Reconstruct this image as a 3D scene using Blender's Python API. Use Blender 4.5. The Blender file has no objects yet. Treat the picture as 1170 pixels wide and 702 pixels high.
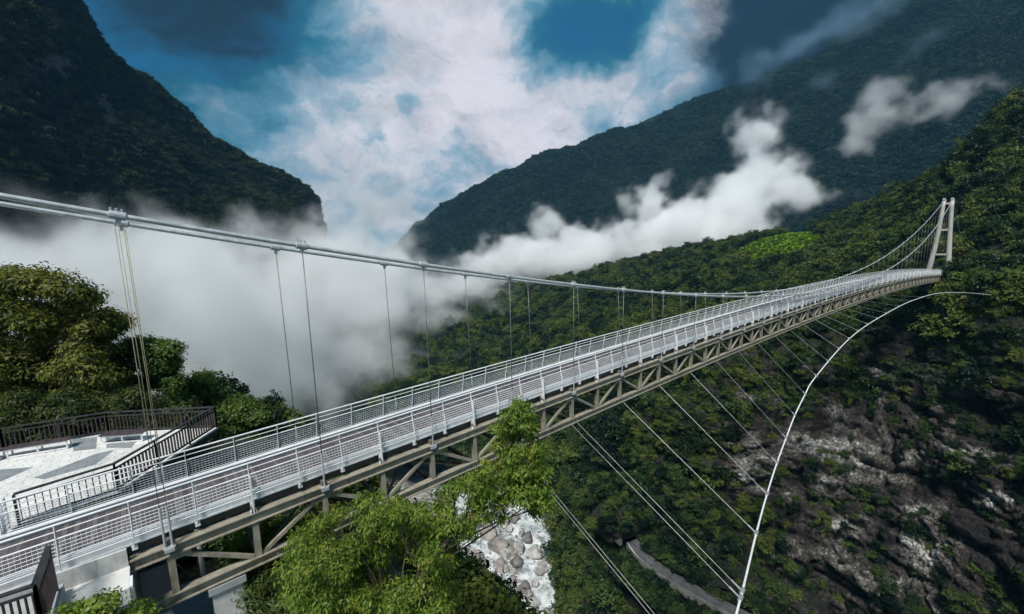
import bpy, math, random
import numpy as np
from mathutils import Vector, Matrix

random.seed(7)
rng = np.random.default_rng(7)
scene = bpy.context.scene
COL = scene.collection

# ------------------------------------------------------------------ camera
FPX = 500.07
CAM = np.array([0.299, -16.966, 9.216])
CR = np.array([0.76113479, -0.64786486, -0.03074003])
CU = np.array([0.11573004, 0.08902407, 0.98928321])
CF = np.array([0.63818523, 0.75653542, -0.14273674])
cd = bpy.data.cameras.new('camera')
cam = bpy.data.objects.new('camera', cd)
COL.objects.link(cam)
cd.sensor_width = 36.0
cd.lens = FPX / 1170 * 36.0
cd.clip_start = 0.1
cd.clip_end = 60000
cam.matrix_world = Matrix(((CR[0], CU[0], -CF[0], CAM[0]),
                           (CR[1], CU[1], -CF[1], CAM[1]),
                           (CR[2], CU[2], -CF[2], CAM[2]), (0, 0, 0, 1)))
scene.camera = cam


def ray(px, py):
    return CF + (px - 585) / FPX * CR + (351 - py) / FPX * CU


def at(px, py, d):
    """survey helper: the point seen at a photo pixel, d metres into the view"""
    return CAM + d * ray(px, py)


def at_z(px, py, z):
    r = ray(px, py)
    return CAM + (z - CAM[2]) / r[2] * r


def at_x(px, py, x):
    r = ray(px, py)
    return CAM + (x - CAM[0]) / r[0] * r


# ------------------------------------------------------------------ helpers
def tag(o, label=None, cat=None, group=None, kind=None):
    if label: o['label'] = label
    if cat: o['category'] = cat
    if group: o['group'] = group
    if kind: o['kind'] = kind
    return o


def empty(name, loc, label=None, cat=None, group=None):
    o = bpy.data.objects.new(name, None)
    o.empty_display_size = 0.5
    COL.objects.link(o)
    o.location = loc
    return tag(o, label, cat, group)


class MB:
    """collects shapes that become ONE mesh object"""
    def __init__(self):
        self.v, self.f, self.n = [], [], 0

    def add(self, v, f):
        self.v.extend(tuple(map(float, p)) for p in v)
        self.f.extend(tuple(i + self.n for i in q) for q in f)
        self.n += len(v)
        return self

    def box(self, x0, x1, y0, y1, z0, z1):
        v = [(x, y, z) for x in (x0, x1) for y in (y0, y1) for z in (z0, z1)]
        return self.add(v, [(0, 1, 3, 2), (4, 6, 7, 5), (0, 4, 5, 1), (2, 3, 7, 6), (0, 2, 6, 4), (1, 5, 7, 3)])

    def bar(self, p, q, w, h, up=(0, 0, 1), off=0.0):
        """box of width w (sideways) and height h (along up) from p to q"""
        p, q, up = np.array(p, float), np.array(q, float), np.array(up, float)
        d = q - p
        L = np.linalg.norm(d)
        if L < 1e-6: return self
        d /= L
        s = np.cross(d, up)
        if np.linalg.norm(s) < 1e-4: s = np.cross(d, (1, 0, 0))
        s /= np.linalg.norm(s)
        u = np.cross(s, d)
        v = []
        for e in (p, q):
            for a, b in ((-1, -1), (1, -1), (1, 1), (-1, 1)):
                v.append(e + s * a * w / 2 + u * (b * h / 2 + off))
        return self.add(v, [(0, 1, 2, 3)[::-1], (4, 5, 6, 7), (0, 1, 5, 4), (1, 2, 6, 5), (2, 3, 7, 6), (3, 0, 4, 7)])

    def tube(self, pts, r, n=8, r1=None, caps=True):
        pts = [np.array(p, float) for p in pts]
        m = len(pts)
        rings = []
        ref = np.array((0.13, 0.2, 1.0))
        for i, p in enumerate(pts):
            d = pts[min(i + 1, m - 1)] - pts[max(i - 1, 0)]
            d = d / (np.linalg.norm(d) + 1e-9)
            a = np.cross(d, ref)
            if np.linalg.norm(a) < 0.05: a = np.cross(d, (1, 0, 0))
            a /= np.linalg.norm(a)
            b = np.cross(d, a)
            rr = r if r1 is None else r + (r1 - r) * i / (m - 1)
            if isinstance(r, (list, tuple)): rr = r[i]
            for k in range(n):
                t = 2 * math.pi * k / n
                rings.append(p + rr * (math.cos(t) * a + math.sin(t) * b))
        f = []
        for i in range(m - 1):
            for k in range(n):
                k2 = (k + 1) % n
                f.append((i * n + k, i * n + k2, (i + 1) * n + k2, (i + 1) * n + k))
        if caps:
            f.append(tuple(range(n))[::-1])
            f.append(tuple((m - 1) * n + k for k in range(n)))
        return self.add(rings, f)

    def prism(self, pts, z0, z1):
        n = len(pts)
        v = [(p[0], p[1], z0) for p in pts] + [(p[0], p[1], z1) for p in pts]
        f = [tuple(range(n))[::-1], tuple(range(n, 2 * n))]
        f += [(i, (i + 1) % n, n + (i + 1) % n, n + i) for i in range(n)]
        return self.add(v, f)

    def build(self, name, mat, parent=None, smooth=False, rel=True):
        me = bpy.data.meshes.new(name)
        off = np.array(parent_loc(parent)) if (parent is not None and rel) else np.zeros(3)
        me.from_pydata([tuple(np.array(p) - off) for p in self.v], [], self.f)
        me.materials.append(mat)
        if smooth:
            me.polygons.foreach_set('use_smooth', [True] * len(me.polygons))
        me.update()
        o = bpy.data.objects.new(name, me)
        COL.objects.link(o)
        if parent is not None: o.parent = parent
        return o


def parent_loc(o):
    l = Vector((0, 0, 0))
    while o is not None:
        l += o.location
        o = o.parent
    return l


def np_mesh(name, V, F, mat, smooth=False):
    """V (n,3), F (m,3 or 4) numpy -> mesh datablock"""
    me = bpy.data.meshes.new(name)
    k = F.shape[1]
    me.vertices.add(len(V)); me.vertices.foreach_set('co', np.ascontiguousarray(V, dtype=np.float32).ravel())
    me.loops.add(F.size); me.loops.foreach_set('vertex_index', np.ascontiguousarray(F, dtype=np.int32).ravel())
    me.polygons.add(len(F)); me.polygons.foreach_set('loop_start', np.arange(0, F.size, k, dtype=np.int32))
    if smooth: me.polygons.foreach_set('use_smooth', np.ones(len(F), dtype=bool))
    me.materials.append(mat)
    me.update(calc_edges=True)
    return me


def link(name, me, parent=None, loc=None):
    o = bpy.data.objects.new(name, me)
    COL.objects.link(o)
    if parent is not None: o.parent = parent
    if loc is not None: o.location = loc
    return o


# vectorised value noise ------------------------------------------------------
_perm = np.random.default_rng(11).random(65536)


def vnoise(P):
    P = np.asarray(P, float)
    i = np.floor(P).astype(np.int64)
    f = P - i
    f = f * f * (3 - 2 * f)
    r = 0
    for dx in (0, 1):
        for dy in (0, 1):
            for dz in (0, 1):
                h = ((i[..., 0] + dx) * 73856093 ^ (i[..., 1] + dy) * 19349663 ^ (i[..., 2] + dz) * 83492791) & 65535
                w = (f[..., 0] if dx else 1 - f[..., 0]) * (f[..., 1] if dy else 1 - f[..., 1]) * (f[..., 2] if dz else 1 - f[..., 2])
                r = r + w * _perm[h]
    return r * 2 - 1


def fbm(P, oct=5, gain=0.5):
    a, s, r = 1.0, 1.0, 0
    for k in range(oct):
        r = r + a * vnoise(np.asarray(P) * s + 17.3 * k)
        a *= gain; s *= 2.03
    return r


def blocks(P):
    """broken rock: each cell gets its own set-back, with a crack between neighbours"""
    P = np.asarray(P, float)
    i = np.floor(P).astype(np.int64)
    d1 = np.full(P.shape[:-1], 9.0); d2 = d1.copy(); val = np.zeros(P.shape[:-1])
    for dx in (-1, 0, 1):
        for dy in (-1, 0, 1):
            for dz in (-1, 0, 1):
                c = i + (dx, dy, dz)
                k = (c[..., 0] * 73856093 ^ c[..., 1] * 19349663 ^ c[..., 2] * 83492791)
                q = c + np.stack([_perm[k & 65535], _perm[(k * 7 + 11) & 65535], _perm[(k * 13 + 5) & 65535]], -1)
                d = np.linalg.norm(q - P, axis=-1)
                near = d < d1
                d2 = np.where(near, d1, np.minimum(d2, d))
                val = np.where(near, _perm[(k * 3 + 1) & 65535], val)
                d1 = np.where(near, d, d1)
    return val, d2 - d1


# ------------------------------------------------------------------ materials
def new_mat(name):
    m = bpy.data.materials.new(name)
    m.use_nodes = True
    nt = m.node_tree
    nt.nodes.clear()
    out = nt.nodes.new('ShaderNodeOutputMaterial')
    return m, nt, out


def N(nt, t, **kw):
    n = nt.nodes.new(t)
    for k, v in kw.items():
        if k.startswith('i_'):
            n.inputs[k[2:].replace('_', ' ')].default_value = v
        else:
            setattr(n, k, v)
    return n


def ramp(nt, fac, stops):
    r = nt.nodes.new('ShaderNodeValToRGB')
    el = r.color_ramp.elements
    while len(el) > 1: el.remove(el[-1])
    el[0].position, el[0].color = stops[0][0], (*stops[0][1], 1)
    for p, c in stops[1:]:
        e = el.new(p); e.color = (*c, 1)
    nt.links.new(fac, r.inputs[0])
    return r.outputs[0]


def noise_node(nt, scale, detail=4, rough=0.55, coord='Object', vec=None, dist=0.0):
    n = nt.nodes.new('ShaderNodeTexNoise')
    n.inputs['Scale'].default_value = scale
    n.inputs['Detail'].default_value = detail
    n.inputs['Roughness'].default_value = rough
    n.inputs['Distortion'].default_value = dist
    if vec is None:
        tc = nt.nodes.new('ShaderNodeTexCoord')
        vec = tc.outputs[coord]
    nt.links.new(vec, n.inputs['Vector'])
    return n


def geo_pos(nt):
    return nt.nodes.new('ShaderNodeNewGeometry').outputs['Position']


def simple_mat(name, c0, c1, scale, rough=0.6, metal=0.0, bump=0.0, lo=0.35, hi=0.65, detail=5):
    m, nt, out = new_mat(name)
    b = N(nt, 'ShaderNodeBsdfPrincipled')
    n = noise_node(nt, scale, detail)
    col = ramp(nt, n.outputs['Fac'], [(lo, c0), (hi, c1)])
    nt.links.new(col, b.inputs['Base Color'])
    b.inputs['Roughness'].default_value = rough
    b.inputs['Metallic'].default_value = metal
    if bump:
        bp = N(nt, 'ShaderNodeBump'); bp.inputs['Strength'].default_value = bump
        bp.inputs['Distance'].default_value = 0.03
        nt.links.new(n.outputs['Fac'], bp.inputs['Height'])
        nt.links.new(bp.outputs[0], b.inputs['Normal'])
    nt.links.new(b.outputs[0], out.inputs['Surface'])
    return m


def weathered(name, c0, c1, grime, amount, rough, scale=2.0):
    """paint with grime runs and worn spots of its own"""
    m, nt, out = new_mat(name)
    b = N(nt, 'ShaderNodeBsdfPrincipled')
    n = noise_node(nt, scale, 5)
    col = ramp(nt, n.outputs['Fac'], [(.35, c0), (.65, c1)])
    tc = N(nt, 'ShaderNodeTexCoord'); mp = N(nt, 'ShaderNodeMapping'); mp.inputs['Scale'].default_value = (5.5, 5.5, .7)
    nt.links.new(tc.outputs['Object'], mp.inputs[0])
    s = noise_node(nt, 1.0, 7, .7, vec=mp.outputs[0])
    s2 = noise_node(nt, .35, 4, .6)
    ad = N(nt, 'ShaderNodeMath', operation='MULTIPLY_ADD'); nt.links.new(s2.outputs['Fac'], ad.inputs[0]); ad.inputs[1].default_value = .7; nt.links.new(s.outputs['Fac'], ad.inputs[2])
    f = N(nt, 'ShaderNodeMapRange'); f.inputs['From Min'].default_value = .86; f.inputs['From Max'].default_value = 1.12; f.inputs['To Max'].default_value = amount
    nt.links.new(ad.outputs[0], f.inputs[0])
    mx = N(nt, 'ShaderNodeMix', data_type='RGBA'); nt.links.new(f.outputs[0], mx.inputs[0]); nt.links.new(col, mx.inputs[6]); mx.inputs[7].default_value = (*grime, 1)
    nt.links.new(mx.outputs[2], b.inputs['Base Color'])
    rr = N(nt, 'ShaderNodeMapRange'); rr.inputs['To Min'].default_value = rough - .12; rr.inputs['To Max'].default_value = rough + .2
    nt.links.new(s.outputs['Fac'], rr.inputs[0]); nt.links.new(rr.outputs[0], b.inputs['Roughness'])
    nt.links.new(b.outputs[0], out.inputs['Surface'])
    return m


M = {}
M['white'] = weathered('white_paint', (.64, .655, .67), (.76, .77, .775), (.30, .28, .25), .45, .45)
M['steel'] = weathered('beige_steel', (.235, .215, .17), (.33, .305, .245), (.085, .055, .035), .8, .55)
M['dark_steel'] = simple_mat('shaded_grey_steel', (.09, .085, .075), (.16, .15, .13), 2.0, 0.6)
M['cable'] = simple_mat('galvanised_cable', (.42, .44, .46), (.60, .62, .63), 4.0, 0.4, 0.35)
M['hanger'] = simple_mat('hanger_wire', (.10, .10, .10), (.20, .20, .19), 6.0, 0.45, 0.4)
M['hanger_gold'] = simple_mat('sheathed_wire', (.20, .18, .11), (.30, .27, .17), 6.0, 0.5, 0.1)
M['deck'] = simple_mat('brown_deck_boards', (.085, .062, .066), (.155, .12, .125), 5.0, 0.7)
M['concrete'] = weathered('pale_concrete', (.40, .40, .39), (.54, .54, .525), (.14, .13, .115), .75, .85)
M['grey_concrete'] = simple_mat('grey_concrete', (.26, .27, .28), (.38, .39, .39), 1.5, 0.9, bump=0.2)
M['floor_grey'] = simple_mat('grey_floor_band', (.20, .22, .23), (.27, .29, .30), 2.0, 0.7)
M['floor_white'] = weathered('white_floor', (.64, .63, .61), (.76, .75, .72), (.30, .29, .26), .6, .7, 1.2)
M['ledge'] = weathered('pale_ledge_concrete', (.58, .57, .55), (.70, .69, .66), (.24, .23, .20), .7, .8, 1.2)
for k_, a_ in (('floor_white', .6), ('floor_grey', .6)):
    nt_ = M[k_].node_tree
    bs_ = [n for n in nt_.nodes if n.type == 'BSDF_PRINCIPLED'][0]
    src_ = bs_.inputs['Base Color'].links[0].from_socket
    br_ = nt_.nodes.new('ShaderNodeTexBrick'); br_.inputs['Scale'].default_value = 1.0
    br_.inputs['Color1'].default_value = (1, 1, 1, 1); br_.inputs['Color2'].default_value = (.92, .92, .92, 1); br_.inputs['Mortar'].default_value = (.55, .55, .54, 1)
    br_.inputs['Mortar Size'].default_value = .012; br_.inputs['Brick Width'].default_value = .6; br_.inputs['Row Height'].default_value = .3
    nt_.links.new(geo_pos(nt_), br_.inputs['Vector'])
    mm_ = nt_.nodes.new('ShaderNodeVectorMath'); mm_.operation = 'MULTIPLY'
    nt_.links.new(src_, mm_.inputs[0]); nt_.links.new(br_.outputs['Color'], mm_.inputs[1]); nt_.links.new(mm_.outputs[0], bs_.inputs['Base Color'])
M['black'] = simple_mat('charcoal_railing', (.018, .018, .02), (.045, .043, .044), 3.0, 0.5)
M['timber'] = simple_mat('dark_timber', (.030, .021, .023), (.075, .055, .058), 4.0, 0.65)
M['bark'] = simple_mat('bark', (.035, .026, .018), (.10, .08, .06), 6.0, 0.9, bump=0.5)
M['tower'] = weathered('tower_concrete', (.38, .365, .33), (.50, .48, .44), (.16, .15, .13), .6, .8, .5)
M['stay'] = simple_mat('stay_wire', (.24, .25, .25), (.36, .37, .37), 4.0, 0.4, 0.3)
M['road_wall'] = simple_mat('mossy_concrete', (.09, .095, .085), (.20, .20, .19), 0.5, 0.9)
M['asphalt'] = simple_mat('asphalt', (.045, .045, .048), (.085, .085, .088), 0.6, 0.9)
M['boulder'] = simple_mat('boulder_stone', (.10, .095, .09), (.42, .41, .39), 0.9, 0.9, bump=0.6, lo=0.3, hi=0.62, detail=8)
M['boulder_pink'] = simple_mat('pinkish_boulder_stone', (.13, .11, .10), (.40, .36, .34), 0.9, 0.9, bump=0.6, lo=0.3, hi=0.65, detail=8)


for k_ in ('boulder', 'boulder_pink'):       # each stone has its own tone, from dark wet grey to pale
    nt_ = M[k_].node_tree
    bs_ = [n for n in nt_.nodes if n.type == 'BSDF_PRINCIPLED'][0]
    cr_ = [n for n in nt_.nodes if n.type == 'VALTORGB'][0]
    oi_ = nt_.nodes.new('ShaderNodeObjectInfo')
    mr_ = nt_.nodes.new('ShaderNodeMapRange'); mr_.inputs['To Min'].default_value = .45; mr_.inputs['To Max'].default_value = 1.25
    nt_.links.new(oi_.outputs['Random'], mr_.inputs[0])
    mm_ = nt_.nodes.new('ShaderNodeVectorMath'); mm_.operation = 'SCALE'
    nt_.links.new(cr_.outputs[0], mm_.inputs[0]); nt_.links.new(mr_.outputs[0], mm_.inputs['Scale']); nt_.links.new(mm_.outputs[0], bs_.inputs['Base Color'])


def leaf_mat(name, cols, nscale, transl=0.35, rnd='island'):
    """leaf colours vary from leaf to leaf and from clump to clump"""
    m, nt, out = new_mat(name)
    n = noise_node(nt, nscale, 3, 0.6, vec=geo_pos(nt))
    if rnd == 'island':
        g = N(nt, 'ShaderNodeNewGeometry'); r = g.outputs['Random Per Island']
    else:
        g = N(nt, 'ShaderNodeObjectInfo'); r = g.outputs['Random']
    mx = N(nt, 'ShaderNodeMath', operation='MULTIPLY_ADD')
    nt.links.new(r, mx.inputs[0]); mx.inputs[1].default_value = 0.45 if rnd == 'island' else 0.75
    ma = N(nt, 'ShaderNodeMath', operation='SUBTRACT')
    nt.links.new(n.outputs['Fac'], ma.inputs[0]); ma.inputs[1].default_value = 0.22 if rnd == 'island' else 0.38
    nt.links.new(ma.outputs[0], mx.inputs[2])
    k = len(cols)
    col = ramp(nt, mx.outputs[0], [(0.2 + 0.6 * i / (k - 1), c) for i, c in enumerate(cols)])
    d = N(nt, 'ShaderNodeBsdfDiffuse'); t = N(nt, 'ShaderNodeBsdfTranslucent')
    nt.links.new(col, d.inputs['Color']); nt.links.new(col, t.inputs['Color'])
    g2 = N(nt, 'ShaderNodeBsdfGlossy'); g2.inputs['Roughness'].default_value = 0.45
    g2.inputs['Color'].default_value = (.8, .85, .9, 1)
    ms = N(nt, 'ShaderNodeMixShader'); ms.inputs[0].default_value = transl
    nt.links.new(d.outputs[0], ms.inputs[1]); nt.links.new(t.outputs[0], ms.inputs[2])
    m2 = N(nt, 'ShaderNodeMixShader'); m2.inputs[0].default_value = 0.012
    nt.links.new(ms.outputs[0], m2.inputs[1]); nt.links.new(g2.outputs[0], m2.inputs[2])
    nt.links.new(m2.outputs[0], out.inputs['Surface'])
    return m


M['leaf_fg'] = leaf_mat('fresh_green_leaf', [(.035, .075, .012), (.11, .19, .024), (.21, .285, .040), (.29, .30, .07)], 0.9, 0.45)
M['leaf_olive'] = leaf_mat('olive_leaf', [(.018, .032, .009), (.065, .085, .016), (.145, .155, .026), (.215, .185, .040)], 0.35, 0.3)
M['leaf_mid'] = leaf_mat('mid_green_leaf', [(.020, .044, .012), (.068, .118, .022), (.145, .195, .036)], 0.3, 0.35)
M['leaf_hedge'] = leaf_mat('hedge_leaf', [(.008, .020, .007), (.026, .050, .013), (.060, .082, .018), (.11, .10, .03)], 0.6, 0.3)
M['leaf_forest'] = leaf_mat('forest_leaf', [(.006, .015, .007), (.020, .042, .014), (.048, .082, .020), (.092, .118, .024)], 0.018, 0.25, 'object')
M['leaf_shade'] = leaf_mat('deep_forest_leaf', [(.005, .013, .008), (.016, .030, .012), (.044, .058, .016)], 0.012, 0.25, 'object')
M['leaf_far'] = leaf_mat('distant_forest_leaf', [(.006, .016, .014), (.014, .032, .022), (.028, .052, .028)], 0.006, 0.2, 'object')
M['grass'] = leaf_mat('grass_blade', [(.03, .05, .014), (.07, .105, .025), (.12, .15, .045)], 0.6, 0.3)


def terrain_mat(name, soil, rocks, rock_scale, rock_lo, rock_hi, strat=0.35):
    """undergrowth green on the flatter ground, banded stone on the steep faces"""
    m, nt, out = new_mat(name)
    b = N(nt, 'ShaderNodeBsdfPrincipled'); b.inputs['Roughness'].default_value = 0.95
    pos = geo_pos(nt)
    n1 = noise_node(nt, rock_scale, 9, 0.68, vec=pos, dist=0.4)
    mp = N(nt, 'ShaderNodeMapping'); mp.inputs['Scale'].default_value = (rock_scale * .9, rock_scale * .9, rock_scale * 2.6)
    mp.inputs['Rotation'].default_value = (0.35, 0.15, 0)
    nt.links.new(pos, mp.inputs[0])
    n2 = noise_node(nt, 1.0, 7, 0.65, vec=mp.outputs[0], dist=0.6)
    mx = N(nt, 'ShaderNodeMix', data_type='FLOAT'); mx.inputs[0].default_value = strat
    nt.links.new(n1.outputs['Fac'], mx.inputs[2]); nt.links.new(n2.outputs['Fac'], mx.inputs[3])
    k = len(rocks)
    pa = N(nt, 'ShaderNodeAttribute', attribute_name='pale')
    ps = N(nt, 'ShaderNodeMath', operation='MULTIPLY_ADD'); nt.links.new(pa.outputs['Fac'], ps.inputs[0]); ps.inputs[1].default_value = .17; nt.links.new(mx.outputs[0], ps.inputs[2])
    rc = ramp(nt, ps.outputs[0], [(rock_lo + (rock_hi - rock_lo) * i / (k - 1), c) for i, c in enumerate(rocks)])
    n3 = noise_node(nt, rock_scale * 6, 6, 0.7, vec=pos)
    sc = ramp(nt, n3.outputs['Fac'], [(0.35, soil[0]), (0.65, soil[1])])
    at_ = N(nt, 'ShaderNodeAttribute', attribute_name='rock')
    n4 = noise_node(nt, rock_scale * 3, 5, 0.6, vec=pos)
    sm = N(nt, 'ShaderNodeMath', operation='MULTIPLY_ADD')
    nt.links.new(n4.outputs['Fac'], sm.inputs[0]); sm.inputs[1].default_value = 1.2
    s2 = N(nt, 'ShaderNodeMath', operation='SUBTRACT'); s2.inputs[1].default_value = 0.6
    nt.links.new(at_.outputs['Fac'], s2.inputs[0]); nt.links.new(s2.outputs[0], sm.inputs[2])
    mr = N(nt, 'ShaderNodeMapRange'); mr.inputs['From Min'].default_value = 0.4; mr.inputs['From Max'].default_value = 0.6
    nt.links.new(sm.outputs[0], mr.inputs[0])
    mc = N(nt, 'ShaderNodeMix', data_type='RGBA')
    nt.links.new(mr.outputs[0], mc.inputs[0]); nt.links.new(sc, mc.inputs[6]); nt.links.new(rc, mc.inputs[7])
    bp = N(nt, 'ShaderNodeBump'); bp.inputs['Strength'].default_value = 1.0
    bp.inputs['Distance'].default_value = 0.10 / rock_scale
    vo = N(nt, 'ShaderNodeTexVoronoi', feature='DISTANCE_TO_EDGE'); vo.inputs['Scale'].default_value = rock_scale * 9
    nv_ = N(nt, 'ShaderNodeVectorMath', operation='ADD'); nsc = N(nt, 'ShaderNodeVectorMath', operation='SCALE'); nsc.inputs['Scale'].default_value = .25 / rock_scale
    nt.links.new(n3.outputs['Color'], nsc.inputs[0]); nt.links.new(pos, nv_.inputs[0]); nt.links.new(nsc.outputs[0], nv_.inputs[1]); nt.links.new(nv_.outputs[0], vo.inputs['Vector'])
    vm = N(nt, 'ShaderNodeMapRange'); vm.inputs['From Max'].default_value = .12; vm.inputs['To Max'].default_value = .35
    nt.links.new(vo.outputs['Distance'], vm.inputs[0])
    vc_ = N(nt, 'ShaderNodeMapRange'); vc_.inputs['From Max'].default_value = .07; vc_.inputs['To Min'].default_value = .25
    nt.links.new(vo.outputs['Distance'], vc_.inputs[0])
    n5 = noise_node(nt, rock_scale * 22, 6, .75, vec=pos)
    n5r = N(nt, 'ShaderNodeMapRange'); n5r.inputs['From Min'].default_value = .3; n5r.inputs['From Max'].default_value = .7; n5r.inputs['To Min'].default_value = .35; n5r.inputs['To Max'].default_value = 1.5
    nt.links.new(n5.outputs['Fac'], n5r.inputs[0])
    cm_ = N(nt, 'ShaderNodeMath', operation='MULTIPLY'); nt.links.new(vc_.outputs[0], cm_.inputs[0]); nt.links.new(n5r.outputs[0], cm_.inputs[1])
    cs2 = N(nt, 'ShaderNodeVectorMath', operation='SCALE'); nt.links.new(mc.outputs[2], cs2.inputs[0]); nt.links.new(cm_.outputs[0], cs2.inputs['Scale'])
    nt.links.new(cs2.outputs[0], b.inputs['Base Color'])
    hs = N(nt, 'ShaderNodeMath', operation='ADD'); nt.links.new(mx.outputs[0], hs.inputs[0]); nt.links.new(vm.outputs[0], hs.inputs[1])
    nt.links.new(hs.outputs[0], bp.inputs['Height']); nt.links.new(bp.outputs[0], b.inputs['Normal'])
    nt.links.new(b.outputs[0], out.inputs['Surface'])
    return m


M['cliff'] = terrain_mat('cliff_rock', ((.010, .014, .007), (.026, .030, .013)),
                         [(.005, .004, .004), (.015, .012, .010), (.038, .031, .026), (.088, .079, .068), (.20, .192, .172), (.38, .37, .34)], 0.09, 0.40, 0.70)
M['mountain'] = terrain_mat('mountain_rock', ((.012, .020, .010), (.03, .04, .016)),
                            [(.03, .03, .028), (.07, .065, .058), (.16, .14, .12), (.30, .27, .24)], 0.03, 0.38, 0.64)
M['far_mountain'] = terrain_mat('far_mountain_soil', ((.004, .010, .008), (.010, .019, .012)), [(.05, .05, .05), (.1, .1, .09)], 0.01, 0.4, 0.6)
M['bank'] = terrain_mat('bank_soil', ((.014, .022, .009), (.036, .045, .017)), [(.06, .055, .045), (.16, .15, .13)], 0.25, 0.4, 0.6)

exec_parts = []
# ------------------------------------------------------------------ terrain
def catmull(P, m):
    """resample (k,...) control points to m along axis 0"""
    k = len(P)
    t = np.linspace(0, k - 1, m)
    i = np.clip(np.floor(t).astype(int), 0, k - 2)
    f = (t - i).reshape((-1,) + (1,) * (P.ndim - 1))
    Q = np.concatenate([2 * P[:1] - P[1:2], P, 2 * P[-1:] - P[-2:-1]])
    a, b, c, d = Q[i], Q[i + 1], Q[i + 2], Q[i + 3]
    return 0.5 * (2 * b + (c - a) * f + (2 * a - 5 * b + 4 * c - d) * f ** 2 + (3 * b - 3 * c + d - a) * f ** 3)


def lattice(cols, nu, nv):
    """cols: list of columns, each a list of rows (px,py,d) -> (nu,nv,3) surveyed surface"""
    P = np.array([[at(*r) for r in c] for c in cols])
    P = catmull(P, nu)
    P = np.swapaxes(catmull(np.swapaxes(P, 0, 1), nv), 0, 1)
    return P


def grid_normals(P):
    a = np.gradient(P, axis=0); b = np.gradient(P, axis=1)
    n = np.cross(a, b)
    n /= np.linalg.norm(n, axis=2, keepdims=True) + 1e-9
    s = np.sign(np.sum(n * (CAM - P), axis=2, keepdims=True))
    # a surface has one side: use the majority side
    if s.mean() < 0: n = -n
    return n


def grid_faces(nu, nv):
    i = np.arange(nu - 1)[:, None] * nv + np.arange(nv - 1)[None, :]
    return np.stack([i, i + 1, i + nv + 1, i + nv], -1).reshape(-1, 4)


def terrain(name, P, mat, rock):
    P[..., 2] = np.maximum(P[..., 2], -120.4)
    nu, nv = P.shape[:2]
    me = np_mesh(name, P.reshape(-1, 3), grid_faces(nu, nv), mat, True)
    a = me.attributes.new('rock', 'FLOAT', 'POINT')
    a.data.foreach_set('value', np.ascontiguousarray(rock, dtype=np.float32).ravel())
    return tag(link(name, me), kind='structure')


def uv_of(P):
    d = P - CAM
    z = d @ CF
    return 585 + FPX * (d @ CR) / z, 351 - FPX * (d @ CU) / z, z


def sst(x, a, b):
    t = np.clip((x - a) / (b - a), 0, 1)
    return t * t * (3 - 2 * t)


# far bank: cliff under the far tower, wooded slope above it, valley side running up-stream
far_cols = [
    [(300, 405, 430), (310, 415, 400), (325, 428, 368), (340, 442, 335), (355, 455, 310), (370, 475, 280), (395, 520, 225)],
    [(430, 378, 540), (436, 395, 460), (444, 412, 400), (454, 430, 350), (466, 452, 305), (480, 485, 260), (500, 535, 212)],
    [(560, 335, 660), (562, 352, 540), (565, 380, 440), (570, 410, 370), (576, 440, 310), (584, 490, 262), (596, 548, 220)],
    [(640, 322, 600), (640, 340, 480), (640, 370, 380), (638, 410, 300), (636, 455, 250), (634, 505, 225), (630, 560, 222)],
    [(720, 300, 560), (722, 325, 430), (722, 365, 320), (715, 420, 215), (705, 480, 175), (690, 560, 160), (650, 730, 143)],
    [(800, 286, 500), (802, 315, 360), (802, 352, 250), (800, 400, 165), (795, 470, 143), (785, 560, 138), (760, 735, 128)],
    [(900, 268, 430), (900, 300, 300), (900, 345, 205), (900, 400, 150), (900, 480, 135), (900, 570, 127), (890, 735, 117)],
    [(1000, 238, 340), (1000, 275, 240), (1000, 320, 178), (1000, 370, 140), (1000, 450, 129), (1000, 560, 117), (1000, 740, 106)],
    [(1072, 200, 265), (1072, 252, 185), (1072, 308, 141), (1072, 345, 128), (1072, 440, 118), (1072, 560, 109), (1072, 745, 98)],
    [(1130, 150, 250), (1132, 220, 178), (1132, 298, 132), (1132, 338, 113), (1132, 430, 108), (1132, 560, 101), (1132, 750, 92)],
    [(1185, 105, 240), (1190, 190, 170), (1190, 285, 128), (1190, 345, 108), (1190, 430, 102), (1190, 560, 95), (1190, 755, 86)],
    [(1300, 30, 230), (1300, 150, 160), (1300, 270, 118), (1300, 350, 98), (1300, 440, 92), (1300, 570, 84), (1300, 780, 74)],
]
# the slope falls away again behind its skyline
for c in far_cols:
    x, y, d = c[0]
    c.insert(0, (x, y + 26, d * 1.18))
FB = lattice(far_cols, 560, 460)
px, py, dd = uv_of(FB)
nrm = grid_normals(FB)
lowz = sst(py, 350, 430) * sst(px, 690, 780)
amp = 2.2 + 3.0 * sst(dd, 150, 400)
n_a = fbm(FB * 0.025, 5) * amp + np.abs(fbm(FB * 0.09 + 7, 4)) * 1.6 * lowz + (np.abs(fbm(FB * 0.30 + 2, 3)) * 1.3 - .5) * lowz
ledge = fbm(FB * np.array([0.05, 0.05, 0.20]), 5, .6) * 3.4 * lowz
v1, e1 = blocks(FB * np.array([.085, .085, .13]) + .15 * fbm(FB * .1, 3)[..., None])
v2, e2 = blocks(FB * np.array([.24, .24, .34]) + .2 * fbm(FB * .25, 3)[..., None])
ledge = ledge + lowz * (v1 * 4.2 + v2 * 1.5 - 2.6 - 1.6 * (1 - sst(e1, 0, .14)) - .8 * (1 - sst(e2, 0, .16)))
keep = 1 - 0.9 * np.exp(-((px - 1072) / 30) ** 2 - ((py - 312) / 16) ** 2) - 0.6 * np.exp(-((px - 1132) / 40) ** 2 - ((py - 338) / 18) ** 2)
FB = FB + nrm * ((n_a + ledge) * keep)[..., None]
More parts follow.
